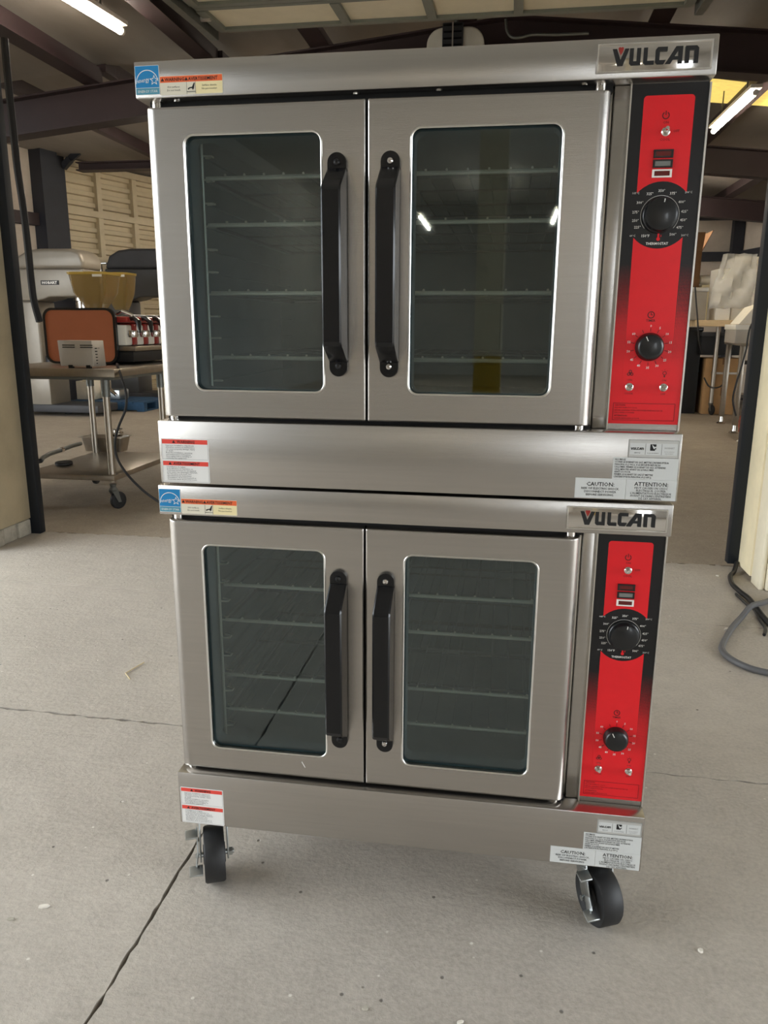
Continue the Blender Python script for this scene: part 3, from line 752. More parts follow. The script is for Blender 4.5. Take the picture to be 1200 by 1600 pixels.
    for r_ in ((.3175, .5015, Z(1.7335), Z(1.7355)), (.3175, .5015, Z(1.6915), Z(1.6935)), (.3175, .3195, Z(1.6935), Z(1.7335)), (.4995, .5015, Z(1.6935), Z(1.7335))):
        fr_.box(r_[0], r_[1], -.0045, -.003, r_[2], r_[3])
    fr_.build('nameplate_rim', 'steel_edge', np_, smooth=0)
    kb, kr = MB(), MB()
    letters_vulcan(kb, kr, .3415, Z(1.7010), .0258, -.0052, -.003)
    kb.build('lettering', 'black_print', np_, smooth=0); kr.build('red_heart', 'red_gloss', np_, smooth=0)
    # --- stickers on the trim
    s1 = MB().prism(rrect(-.5095, -.4625, Z(1.6885), Z(1.7375), .0015, 3), -.0005, 0).build('energy_sticker', 'sticker_white', root, smooth=0); s1['label'] = 'blue energy rating sticker'
    FB().rect(-.5088, -.4632, Z(1.7005), Z(1.7368), -.0007).build('blue_field', 'sticker_blue', s1, smooth=0)
    FB().rect(-.5088, -.4632, Z(1.6892), Z(1.6998), -.0007).build('teal_field', 'sticker_teal', s1, smooth=0)
    k = FB(); k.ring(-.486, Z(1.7085), .0205, .0218, -.0009, -1.62, 1.45, 30)
    st = []
    for i in range(10):
        r_ = .0092 if i % 2 == 0 else .0040; a = PI*i/5; st.append((-.4725 + r_*math.sin(a), Z(1.7125) + r_*math.cos(a)))
    st2 = [(-.4725 + (x + .4725)*.72, Z(1.7125) + (z - Z(1.7125))*.72) for x, z in st]
    k.add([(x, -.0009, z) for x, z in st] + [(x, -.0009, z) for x, z in st2], [(i, (i+1) % 10, 10 + (i+1) % 10, 10 + i) for i in range(10)])
    text(k, 'energy', .0112, -.5055, Z(1.7085), -.0009, sx=.78, rotd=.10)
    text(k, 'ENERGY STAR', .0060, -.486, Z(1.6922), -.0009, 'CENTER', sx=1.02)
    k.build('lettering', 'white_print', s1, smooth=0)
    s2 = MB().prism(rrect(-.4615, -.3415, Z(1.6865), Z(1.7185), .0018, 3), -.0005, 0).build('warning_sticker', 'sticker_ivory', root, smooth=0); s2['label'] = 'red and cream hot surface warning sticker'
    FB().rect(-.4610, -.3420, Z(1.7075), Z(1.7178), -.0007).build('orange_field', 'sticker_orange', s2, smooth=0)
    FB().rect(-.3930, -.3422, Z(1.6872), Z(1.7073), -.0007).build('cream_field', 'sticker_cream', s2, smooth=0)
    k = FB(); yk = -.0009
    text(k, 'WARNING', .0078, -.4520, Z(1.7098), yk, bold=.02); text(k, 'AVERTISSEMENT', .0078, -.4065, Z(1.7098), yk, sx=.98, bold=.02)
    for x_ in (-.4565, -.4105): k.flat([(x_-.0035, Z(1.7098)), (x_+.0035, Z(1.7098)), (x_, Z(1.7155))], yk)
    text(k, 'Hot surfaces.', .0046, -.4350, Z(1.6985), yk, 'CENTER'); text(k, 'Do not touch.', .0046, -.4350, Z(1.6930), yk, 'CENTER')
    text(k, 'Surface chaude.', .0046, -.3665, Z(1.6995), yk, 'CENTER'); text(k, 'Ne pas toucher.', .0046, -.3665, Z(1.6940), yk, 'CENTER')
    for r_ in ((-.4105, -.4100, Z(1.6872), Z(1.7075)), (-.3935, -.3930, Z(1.6872), Z(1.7075)), (-.4105, -.3930, Z(1.6905), Z(1.6915))): k.rect(*r_, yk)
    k.flat([(-.4085, Z(1.6965)), (-.4045, Z(1.6985)), (-.4000, Z(1.6990)), (-.3960, Z(1.7060)), (-.3945, Z(1.7050)), (-.3965, Z(1.6960)), (-.3990, Z(1.6935)), (-.4000, Z(1.6965)), (-.4040, Z(1.6965)), (-.4070, Z(1.6940))], yk)
    k.build('lettering', 'black_print', s2, smooth=0)
    # --- stickers on the base panel
    yb = -.0107
    s3 = MB().prism(rrect(-.498, -.3975, Z(.9625), Z(1.0525), .002, 3), yb-.0005, yb).build('warning_label', 'sticker_white', root, smooth=0); s3['label'] = 'white bilingual warning label with red headings'
    k = FB(); k.rect(-.496, -.3995, Z(1.0420), Z(1.0510), yb-.0007); k.rect(-.496, -.3995, Z(.9975), Z(1.0065), yb-.0007); k.build('red_heading', 'sticker_red', s3, smooth=0)
    k = FB(); yk = yb-.0009
    text(k, 'WARNING', .0078, -.4640, Z(1.0437), yk, bold=.02); k.flat([(-.4745, Z(1.0437)), (-.4675, Z(1.0437)), (-.4710, Z(1.0495))], yk)
    text(k, 'AVERTISSEMENT', .0078, -.4740, Z(.9992), yk, bold=.02); k.flat([(-.4845, Z(.9992)), (-.4775, Z(.9992)), (-.4810, Z(1.0050))], yk)
    L1 = ['Improper installation, adjustment,', 'alteration, service or maintenance', 'can cause property damage, injury', 'or death.', 'Read the installation, operating', 'and maintenance instructions', 'thoroughly before installing or', 'servicing this equipment.']
    for i, s_ in enumerate(L1): text(k, s_, .0040, -.4885, Z(1.0375) - i*.0037, yk, sx=1.12)
    L2 = ["L'installation, le r\u00e9glage,", "la modification, la r\u00e9paration ou", "l'entretien incorrect de cet appareil", "peut causer des dommages mat\u00e9riels,", "des blessures ou la mort. Lire", "attentivement les instructions", "d'installation, de fonctionnement et", "d'entretien avant de proc\u00e9der \u00e0 son"]
    for i, s_ in enumerate(L2): text(k, s_, .0040, -.4885, Z(.9935) - i*.0037, yk, sx=1.08)
    k.build('lettering', 'black_print', s3, smooth=0)
    k = FB()
    for z0_, z1_ in ((Z(1.0105), Z(1.0512)), (Z(.9645), Z(1.0067))):
        for r_ in ((-.4965, -.3990, z0_, z0_+.0005), (-.4965, -.4960, z0_, z1_), (-.3995, -.3990, z0_, z1_)): k.rect(*r_, yb-.0008)
    k.build('label_border', 'grey_print', s3, smooth=0)
    s4 = MB().box(.4165, .5065, yb-.0005, yb, Z(1.0425), Z(1.0760)).build('maker_label', 'sticker_silver', root, smooth=0); s4['label'] = 'silver maker label with three small emblems'
    FB().rect(.4195, .5035, Z(1.0480), Z(1.0695), yb-.0007).build('pale_field', 'sticker_grey', s4, smooth=0)
    k = MB(); letters_vulcan(k, None, .4210, Z(1.0570), .0043, yb-.0010, yb-.0007); k.build('lettering', 'black_print', s4, smooth=0)
    k = FB(); k.rect(.4555, .4660, Z(1.0560), Z(1.0680), yb-.0009)
    text(k, 'SERVICE', .0030, .4330, Z(1.0505), yb-.0009, 'CENTER'); text(k, 'FOOD EQUIPMENT', .0024, .4610, Z(1.0505), yb-.0009, 'CENTER')
    k.rect(.4470, .4475, Z(1.0485), Z(1.0690), yb-.0009); k.rect(.4755, .4760, Z(1.0485), Z(1.0690), yb-.0009)
    for r_ in ((.4172, .5058, Z(1.0752), Z(1.0756)), (.4172, .5058, Z(1.0430), Z(1.0434)), (.4172, .4176, Z(1.0430), Z(1.0756)), (.5054, .5058, Z(1.0430), Z(1.0756))): k.rect(*r_, yb-.0009)
    k.build('lettering', 'black_print', s4, smooth=0)
    k = FB(); k.flat([(.4580, Z(1.0680)), (.4630, Z(1.0630)), (.4660, Z(1.0640)), (.4660, Z(1.0620)), (.4620, Z(1.0590)), (.4600, Z(1.0625))], yb-.0011); k.rect(.4640, .4660, Z(1.0560), Z(1.0585), yb-.0011); k.build('emblem_cut', 'sticker_grey', s4, smooth=0)
    k = FB(); text(k, 'HOBART', .0042, .4895, Z(1.0600), yb-.0009, 'CENTER', sx=1.05, bold=.02); text(k, 'FOOD SERVICE', .0026, .4895, Z(1.0535), yb-.0009, 'CENTER'); text(k, 'EQUIPMENT', .0026, .4895, Z(1.0500), yb-.0009, 'CENTER'); k.build('lettering', 'grey_print', s4, smooth=0)
    s5 = MB().box(.3915, .5075, yb-.0008, yb, Z(1.0015), Z(1.0420)).build('lighting_label', 'sticker_grey', root, smooth=0); s5['label'] = 'pale label of lighting instructions in French'
    k = FB(); yk = yb-.0011
    L3 = ['ALLUMAGE', "OUVRIR LE ROBINET DE GAZ. METTRE L'INTERRUPTEUR", "PRINCIPAL \u00c0 (( ON )). SI LE BR\u00dbLEUR REFUSE DE", "S'ALLUMER, FERMER LE ROBINET DE GAZ. ATTENDRE", "CINQ MINUTES AVANT DE LE RALLUMER.", "ARR\u00caT DU FOUR", "FERMER LE ROBINET DE GAZ ET METTRE", "L'INTERRUPTEUR PRINCIPAL \u00c0 (( OFF ))."]
    for i, s_ in enumerate(L3): text(k, s_, .0046, .3945, Z(1.0368) - i*.00465, yk, sx=.83, bold=.012)
    k.build('lettering', 'black_print', s5, smooth=0)
    s6 = MB().box(.3255, .4175, yb-.0008, yb, Z(.9630), Z(1.0012)).build('caution_label', 'sticker_grey', root, smooth=0); s6['label'] = 'pale caution label'
    k = FB(); text(k, 'CAUTION:', .0108, .3715, Z(.9865), yk, 'CENTER', bold=.012)
    for i, s_ in enumerate(['RISK OF ELECTRIC SHOCK,', 'DISCONNECT POWER', 'BEFORE SERVICING.']): text(k, s_, .0058, .3715, Z(.9800) - i*.0060, yk, 'CENTER', bold=.008)
    k.build('lettering', 'black_print', s6, smooth=0)
    s7 = MB().box(.4180, .5080, yb-.0008, yb, Z(.9630), Z(1.0012)).build('caution_label', 'sticker_grey', root, smooth=0); s7['label'] = 'pale caution label in French'
    k = FB(); text(k, 'ATTENTION:', .0104, .4630, Z(.9895), yk, 'CENTER', bold=.012)
    for i, s_ in enumerate(['PEUT CAUSER UN CHOC', '\u00c9LECTRIQUE. COUPER', "L'ALIMENTATION \u00c9LECTRIQUE", "AVANT DE FAIRE L'ENTRETIEN", 'DE CET APPAREIL.']): text(k, s_, .0053, .4630, Z(.9838) - i*.0050, yk, 'CENTER', bold=.008)
    k.build('lettering', 'black_print', s7, smooth=0)
    # --- rack guides
    for s, x in ((-1, -.4195), (1, .302)):
        gmb = MB()
        gmb.cyl((x, .080, Z(1.125)), (x, .080, Z(1.645)), .0032, n=8); led = MB()
        for i in range(11):
            z = Z(1.163) + i*.0435
            gmb.tube([(x, .080, z), (x - s*.018, .083, z), (x - s*.018, .095, z), (x, .10, z)], .0020, 6)
            led.bar((x - s*.002, .101, z - .001), (x - s*.002, .68, z - .001), .008, .002)
        gd = gmb.build('rack_guide', 'rack_wire', root, smooth=50); gd2 = led.build('rack_ledge', 'oven_liner', gd, smooth=0); gd2['kind'] = 'stuff'

upper = thing('convection_oven', 'upper stainless steel double-door oven with red control panel, stacked on top', 'oven', (0, 0, ZB), group='stacked ovens')
ROOTPOS[upper.name] = Vector()      # parts are given in local coordinates
make_oven(upper)
lower = copy_tree(upper)
lower.location = (-.0028, -.0057, ZB - .7905)
lower['label'] = 'lower stainless steel double-door oven standing on black casters'
ROOTPOS[lower.name] = Vector()
# a short tape mark under the lower left window
lower_root = lower
FB().flat([(-.2185, Z(1.1335)), (-.2170, Z(1.1345)), (-.2095, Z(1.1205)), (-.2110, Z(1.1200))], .0046).build('scratch_mark', 'white_print', lower_root, smooth=0)

def caster(root, x, y, rz, h=.17, r=.0635, w=.047, trail=.036):
    M = Matrix.Translation((x, y, 0)) @ Matrix.Rotation(rz, 4, 'Z')
    # local: z is height over the floor, wheel centre at (0, trail)
    part = MB().box(-.048, .048, -.048, .048, h-.006, h).xf(M)
    part.v = [p - Vector((0, 0, lower.location.z)) for p in part.v]
    def fin(mb): mb.xf(M); mb.v = [Vector((p.x - lower.location.x, p.y - lower.location.y, p.z - lower.location.z)) for p in mb.v]; return mb
    c = fin(MB().box(-.048, .048, -.048, .048, h-.006, h - .0005)).build('caster', 'zinc', root, bevel=.002)
    fin(MB().lathe([(.030, 0), (.033, .008), (.024, .018), (.018, .022)], (0, 0, h-.028), (0,0,1), 20)).build('swivel', 'zinc', c)
    wc = (0, -trail, r)
    prof = [(.014, -w/2-.002), (.022, -w/2-.002), (.024, -w/2+.003), (r-.014, -w/2+.003), (r-.010, -w/2), (r-.003, -w/2), (r, -w/2+.004), (r, w/2-.004), (r-.003, w/2), (r-.010, w/2), (r-.014, w/2-.003), (.024, w/2-.003), (.022, w/2+.002), (.014, w/2+.002)]
    fin(MB().lathe(prof, wc, (1,0,0), 36)).build('wheel', 'rubber', c, smooth=40)
    for s in (-1, 1):
        f = MB(); x0, x1 = s*(w/2+.006), s*(w/2+.010)
        f.prismx([(-trail-.012, r-.012), (-trail+.012, r-.012), (.030, h-.022), (-.026, h-.022)], min(x0, x1), max(x0, x1))
        fin(f).build('fork', 'zinc', c, bevel=.001)
    fin(MB().box(-w/2-.010, w/2+.010, -.030, .030, h-.026, h-.021)).build('fork_crown', 'zinc', c, bevel=.001)
    fin(MB().cyl((-w/2-.020, -trail, r), (w/2+.022, -trail, r), .006, n=12)).build('axle', 'zinc', c)
    fin(MB().lathe([(.010, 0), (.010, .008)], (w/2+.0105, -trail, r), (1,0,0), 6)).build('axle_nut', 'zinc', c, smooth=0)
    # brake: bent strap down the outside with two foot pads
    b = MB(); xo = -w/2-.014
    b.bar((xo, -.024, h-.040), (xo, -trail-.014, r+.014), .003, .024, (0,1,0)); b.bar((xo, -trail-.014, r+.016), (xo-.004, -trail-.034, r-.006), .003, .020, (0,1,0))
    fin(b).build('brake_strap', 'zinc', c, bevel=.0006)
    fin(MB().hexa([(xo-.026, -.062, h-.044), (xo+.002, -.062, h-.044), (xo+.002, -.040, h-.036), (xo-.026, -.040, h-.036)], [(xo-.026, -.062, h-.040), (xo+.002, -.062, h-.040), (xo+.002, -.040, h-.032), (xo-.026, -.040, h-.032)])).build('brake_pedal', 'zinc', c, bevel=.001)
    fin(MB().hexa([(xo-.020, -trail-.054, r-.016), (xo+.010, -trail-.054, r-.016), (xo+.010, -trail-.032, r-.010), (xo-.020, -trail-.032, r-.010)], [(xo-.020, -trail-.054, r-.012), (xo+.010, -trail-.054, r-.012), (xo+.010, -trail-.032, r-.002), (xo-.020, -trail-.032, r-.002)])).build('brake_pedal', 'zinc', c, bevel=.001)
caster(lower, -.460, .060, .40)
caster(lower, .422, .068, .43)
caster(lower, -.446, .90, .4); caster(lower, .44, .90, -.3)

# wire racks lying in the ovens
def rack(x, y, z, label, first=[None]):
    if first[0] is None:
        o = thing('oven_rack', label, 'oven rack', (x, y, z), 'wire racks in the ovens')
        f = MB(); a, b_ = -.355, .355
        f.tube([(a, 0, 0), (b_, 0, 0)], .0042, 8)
        ROOTPOS[o.name] = Vector()
        f.build('front_rail', 'rack_wire', o)
        f = MB(); f.tube([(a, .60, 0), (b_, .60, 0)], .0032, 8)
        f.tube([(a+.006, 0, 0), (a+.006, .60, 0)], .0032, 8); f.tube([(b_-.006, 0, 0), (b_-.006, .60, 0)], .0032, 8)
        f.tube([(a, .20, 0), (b_, .20, 0)], .0024, 6); f.tube([(a, .40, 0), (b_, .40, 0)], .0024, 6)
        f.build('frame', 'rack_wire_shaded', o)
        g_ = MB(); nb = MB()
        for i in range(1, 18): xx = a + (b_-a)*i/18; g_.tube([(xx, -.0025, .0045), (xx, .6, .0045)], .0013, 6); nb.lathe([(.0021, -.001), (.0025, .001), (.0021, .003)], (xx, -.001, .0056), (0,-1,0), 8)
        g_.build('wire_grid', 'oven_liner', o)  # grid takes the liner colour to imitate the dim cavity
        nb.build('wire_end', 'rack_wire', o)['kind'] = 'stuff'
        first[0] = o; return o
    o = copy_tree(first[0]); o.location = (x, y, z); o['label'] = label; return o
nm = ['top', 'second from top', 'third from top', 'lowest']
for i, z in enumerate((1.556, 1.469, 1.339, 1.211)): rack(-.056, .078, z, nm[i] + ' wire rack seen through the windows of the upper oven')
for i, z in enumerate((1.509, 1.426, 1.293, 1.208)): rack(-.055, .073, z - .7905, nm[i] + ' wire rack seen through the windows of the lower oven')

# ================================================================== LAMPS
def lamp(a, b, label, name='fluorescent_lamp'):
    a, b = Vector(a), Vector(b); mid = (a+b)/2
    o = thing(name, label, 'lamp', mid, 'fluorescent tube lamps')
    d = (b-a).normalized()
    MB().bar(a - d*.03 + Vector((0,0,.055)), b + d*.03 + Vector((0,0,.055)), .11, .035).build('housing', 'lamp_body', o, bevel=.004)
    MB().cyl(a, b, .026, n=12).build('tube', 'lamp_tube', o)
    for p, s in ((a, -1), (b, 1)):
        MB().cyl(p + d*s*.001, p + d*s*.028, .028, n=12).build('end_cap', 'lamp_body', o)
    for k in (.2, .8):
        p = a + (b-a)*k
        MB().bar(p + Vector((0,0,.072)), p + Vector((0,0,.072 + max(.05, zt2(p.x)+.16 - p.z))) , .012, .012).build('hanger', 'galv', o, smooth=0)
    return o
lL = at(188, 48, 4.95)
lamp((lL.x - .14, 3.75, lL.z), (lL.x, 4.95, lL.z), 'bright tube lamp at the upper left, under the roof')
a_ = at(1180, 145, 7.3); k_ = ray(1115, 205); b_ = CAM + k_*((a_.z - CAM.z)/k_.z)
lamp(a_, b_, 'bright tube lamp under the roof at the right of the ovens')
lamp((-1.70, -14.7, 3.42), (-1.73, -16.9, 3.42), 'tube lamp mirrored at the left of the upper right oven window')
lamp((.97, -14.1, 3.42), (.97, -16.2, 3.42), 'tube lamp mirrored at the right of the upper right oven window')
for i, (x, y) in enumerate(((-4.2, 8.2), (-1.0, 8.2), (-3.0, 12.2), (2.6, 12.4))):  # unseen lamps added to light the warehouse
    lamp((x, y, zt(x)-.42), (x, y+1.25, zt(x)-.42), ['added tube lamp over the grey mixer, out of view', 'added tube lamp out of view straight behind the ovens', 'added unseen tube lamp far back towards the corrugated door', 'added unseen tube lamp far back over the cardboard boxes'][i])

# ================================================================== LEFT: TABLE AND MACHINES
def small_caster(root, p, r, rz, fm='galv', org=None):
    M = Matrix.Translation((p[0], p[1], 0)) @ Matrix.Rotation(rz, 4, 'Z')
    c = MB().lathe([(r*.45, 0), (r*.5, .01), (r*.3, .03), (.024, .05)], (0, 0, 2*r+.01), (0,0,1), 14).xf(M).build('caster', fm, root)
    MB().lathe([(.01, -.016), (r*.75, -.014), (r*.78, -.016), (r*.96, -.014), (r, -.008), (r, .008), (r*.96, .014), (r*.78, .016), (r*.75, .014), (.01, .016)], (0, -r*.55, r), (1,0,0), 26).xf(M).build('wheel', 'rubber', c, smooth=40)
    for s in (-1, 1):
        MB().prismx([(-r*.75, r*.8), (-r*.35, r*.8), (r*.4, 2*r+.012), (-r*.4, 2*r+.012)], s*.02-.002, s*.02+.002).xf(M).build('fork', fm, c, smooth=0)
TZ = .985
c1 = atz(178, 577, TZ)
xr = c1.x; yfT = c1.y
tb = thing('work_table', 'stainless steel work table on casters behind the left door jamb', 'table', (xr-.5, yfT+.5, 0))
MB().box(xr-1.0, xr, yfT, yfT+1.35, TZ-.055, TZ).build('table_top', 'work_steel', tb, bevel=.006)
MB().box(xr-.98, xr-.02, yfT+.02, yfT+1.33, TZ-.075, TZ-.056).build('stiffener', 'galv', tb, smooth=0)
lx0, lx1, ly0, ly1 = -3.13, -2.53, 3.50, 4.36
for x, y in ((lx1, ly0), (lx1, ly1), (lx0, ly0), (lx0, ly1)):
    lg = MB().cyl((x, y, .20), (x, y, TZ-.06), .0235, n=14).build('leg', 'work_steel', tb)
    MB().cyl((x, y, TZ-.19), (x, y, TZ-.075), .030, n=14).build('leg_socket', 'galv', lg)
    small_caster(tb, (x, y), .062, random.uniform(-.5, .5) + (2.6 if x == lx1 else 0))
MB().box(lx0-.03, lx1+.045, ly0-.06, ly1+.08, .215, .255).build('lower_shelf', 'work_steel', tb, bevel=.005)
# pan, hose and disc on the lower shelf
pz = .256
p0 = atz(128, 706, pz)
pn = thing('steam_pan', 'small stainless steam pan on the lower shelf of the work table', 'pan', (p0.x, p0.y, pz))
q = MB(); W_, D_, H_ = .36, .18, .115
lo_ = lambda s, z: [(p0.x + x, p0.y + .02 + y, pz + z) for x, y in rrect(-.02+s, W_-.02-s, 0+s, D_-s, .03, 3)]
q.loft([lo_(.02, 0), lo_(0, H_), lo_(-.018, H_+.002), lo_(-.018, H_+.006), lo_(.003, H_+.004), lo_(.022, .006)])
q.build('pan_body', 'work_steel', pn, smooth=50)
q = MB().lathe([(.045, 0), (.05, .01), (.05, .03), (.03, .034), (.028, .05), (.045, .054), (.045, .06), (0, .062)], (p0.x+.26, p0.y+.12, pz+H_+.007), (0,0,1), 20).build('pan_lid', 'chrome', pn)
hs = [atz(u, v, pz+.018) for u, v in ((126, 693), (112, 697), (96, 703), (78, 709), (67, 715), (64, 720))]
h_ = thing('hose', 'short grey hose lying on the lower shelf beside the steam pan', 'hose', tuple(hs[2]))
MB().tube(hs, .017, 10).build('hose_tube', 'galv', h_)
MB().cyl(hs[2] - (hs[3]-hs[2])*.1, hs[2] + (hs[3]-hs[2])*.15, .023, n=12).build('hose_clamp', 'chrome', h_)
MB().cyl(hs[-1], hs[-1] + Vector((-.012, -.02, -.001)), .018, n=12).build('hose_end', 'rubber', h_)
dsc = atz(100, 726, pz)
tag(MB().lathe([(.052, 0), (.062, .004), (.062, .020), (.056, .024), (.04, .022), (0, .020)], (dsc.x, dsc.y, pz), (0,0,1), 24).build('rubber_disc', 'rubber'), 'black rubber disc lying on the lower shelf of the work table', 'disc')
# steel box on the table
f0, f1 = atz(95, 575, TZ), atz(155, 575, TZ)
sb = thing('toaster', 'small light grey steel toaster with slotted back on the work table', 'toaster', (f0.x, f0.y, TZ))
bw = f1.x - f0.x; bh = .185
body = MB().hexa([(f0.x, f0.y, TZ+.012), (f1.x, f0.y, TZ+.012), (f1.x+.02, f0.y+.13, TZ+.012), (f0.x+.02, f0.y+.13, TZ+.012)],
          [(f0.x-.012, f0.y+.005, TZ+bh), (f1.x-.008, f0.y+.005, TZ+bh), (f1.x+.012, f0.y+.13, TZ+bh), (f0.x+.008, f0.y+.13, TZ+bh)]).build('housing', 'light_steel', sb, bevel=.004)
for k in range(2):
    for j in range(2):
        MB().box(f0.x+.025+k*.13, f0.x+.115+k*.13, f0.y-.0005, f0.y+.004, TZ+bh-.034-j*.014, TZ+bh-.028-j*.014).build('vent_slot', 'black_gap', sb, smooth=0)
for k in (.06, .19):
    MB().box(f0.x+k, f0.x+k+.03, f0.y-.004, f0.y+.02, TZ, TZ+.022).build('foot', 'black_plastic', sb, smooth=0)
for k in range(6):
    for j in range(2): MB().box(f1.x-.004+.003, f1.x+.006, f0.y+.03+j*.04, f0.y+.05+j*.04, TZ+.03+k*.02, TZ+.036+k*.02).build('vent_slot', 'black_gap', sb, smooth=0)
# espresso machine with the copper side panel
em = thing('espresso_machine', 'espresso machine with copper side panel, black rim and red trim on the work table', 'espresso machine', (-3.0, 4.2, TZ))
ye = 3.97
a_, b_ = at(73, 560, ye), at(184, 560, ye)
ex0, ex1 = a_.x, b_.x
ez0, ez1 = TZ + .005, at(120, 481, ye).z
def rl3(s, y, r=.07): return [(x, y, z) for x, z in rrect(ex0+s, ex1-s, ez0+s, ez1-s, r, 6)]
MB().loft([rl3(.0, ye), rl3(.0, ye+.03), rl3(.016, ye+.03, .06), rl3(.016, ye-.004, .06), rl3(.0, ye-.004)], False, False).build('panel_rim', 'black_plastic', em, smooth=50)
MB().loft([rl3(.014, ye+.002, .06), rl3(.014, ye+.028, .06)]).build('side_panel', 'copper_panel', em, smooth=40)
yE = ye + 1.0
exf = ex1 - .05
MB().box(ex0+.05, exf, ye+.03, yE, ez0+.0, ez1-.04).build('body', 'black_plastic', em, bevel=.02)
MB().box(exf, exf+.18, ye+.035, yE, TZ+.10, TZ+.135).build('drip_tray', 'work_steel', em, bevel=.005)
MB().box(exf, exf+.16, ye+.035, yE, TZ+.02, TZ+.098).build('tray_base', 'black_box', em, bevel=.005)
zz = TZ + .14
for k in range(5):
    ya = ye + .05 + k*.19
    MB().box(exf-.02, exf+.10, ya, ya+.105, zz, zz+.15).build('white_panel', 'white_plastic', em, bevel=.012)
    MB().box(exf-.02, exf+.105, ya+.11, ya+.18, zz, zz+.16).build('red_panel', 'red_gloss', em, bevel=.012)
    gh = MB().lathe([(.04, 0), (.045, .02), (.04, .05)], (exf+.13, ya+.05, zz+.06), (0,0,1), 16).build('group_head', 'chrome', em)
    MB().tube([(exf+.10, ya+.05, zz+.19), (exf+.16, ya+.03, zz+.20), (exf+.22, ya-.02, zz+.17), (exf+.24, ya-.05, zz+.10)], [.016, .018, .02, .012], 10).build('steam_lever', 'black_plastic', em)
MB().box(exf-.06, exf+.13, ye+.04, yE, zz+.165, zz+.21).build('red_hood', 'red_gloss', em, bevel=.018)
MB().tube([(exf+.04, ye+.05, zz+.23), (exf+.10, ye+.02, zz+.25), (exf+.16, ye+.06, zz+.22)], .012, 8).build('cup_rail', 'chrome', em)
# grinder hoppers standing on the machine
def hopper(u0, u1, Y, label):
    a, b_ = at(u0, 428, Y), at(u1, 428, Y); c = (a+b_)/2; w = (b_.x-a.x)/2; z0 = ez1 - .005; z1 = a.z
    z0 = ez1 + .002
    o = thing('bean_hopper', label, 'hopper', (c.x, Y, z0), 'amber bean hoppers')
    sq = lambda k, z: [(c.x + x, Y + y, z) for x, y in rrect(-w*k, w*k, -w*k, w*k, w*k*.3, 4)]
    MB().loft([sq(.42, z0), sq(.55, z0+.03), sq(.86, z0+(z1-z0)*.45), sq(1, z1), sq(.97, z1), sq(.83, z0+(z1-z0)*.45), sq(.5, z0+.035)]).build('hopper_shell', 'amber', o, smooth=40)
    MB().loft([sq(1.03, z1-.012), sq(1.05, z1), sq(1.05, z1+.006), sq(.95, z1+.006), sq(.95, z1-.012)], False, False).build('hopper_rim', 'amber_rim', o, smooth=40)
    MB().box(c.x+w*.45, c.x+w*.95, Y-w*1.06, Y-w*1.03, z1-.03, z1-.012).build('hopper_clip', 'white_plastic', o, smooth=0)
hopper(119, 176, 4.30, 'amber bean hopper on the espresso machine, the nearer and larger one')
hopper(168, 205, 4.85, 'amber bean hopper on the espresso machine, the farther one half hidden')
# mains cable drooping from the table
cb = [at(u, v, Y) for u, v, Y in ((182, 556, 3.95), (184, 572, 3.60), (190, 590, 3.45), (197, 615, 3.42), (196, 640, 3.4), (186, 665, 3.38), (180, 690, 3.35), (183, 715, 3.32), (198, 740, 3.25), (222, 765, 3.2), (248, 784, 3.15), (275, 800, 3.05))]
cb[0].z = TZ + .01; cb[1].z = TZ+.012
cb.append(Vector((cb[-1].x+.25, 3.0, .012))); cb.append(Vector((cb[-1].x+.5, 3.1, .010)))
def smooth_path(pts, n=4):
    out = []
    P = [pts[0]] + list(pts) + [pts[-1]]
    for i in range(1, len(P)-2):
        for t_ in range(n):
            t = t_/n; a, b, c, d = P[i-1], P[i], P[i+1], P[i+2]
            out.append(.5*((2*b) + (c-a)*t + (2*a-5*b+4*c-d)*t*t + (-a+3*b-3*c+d)*t**3))
    out.append(pts[-1]); return out
tag(MB().tube(smooth_path(cb), .0085, 8).build('power_cable', 'cable_black'), 'black mains cable hanging from the work table down to the floor', 'cable')
# rope hanging inside the left jamb
rp = [at(u+13, v, 3.15) for u, v in ((-6, 60), (0, 130), (8, 205), (14, 262), (24, 330), (32, 400), (36, 440), (40, 470), (49, 503))]
tag(MB().tube(smooth_path(rp), .022, 8).build('pull_strap', 'cable_black'), 'black pull strap hanging inside the left door jamb', 'strap')

def pbx(u0, v0, u1, v1, Y, dy):       # box with this front face at depth Y
    vm = (v0+v1)/2; um = (u0+u1)/2
    return at(u0, vm, Y).x, at(u1, vm, Y).x, Y, Y+dy, at(um, v1, Y).z, at(um, v0, Y).z
def pb(name, m, parent, u0, v0, u1, v1, Y, dy, bevel=.01):
    return MB().box(*pbx(u0, v0, u1, v1, Y, dy)).build(name, m, parent, bevel=bevel)
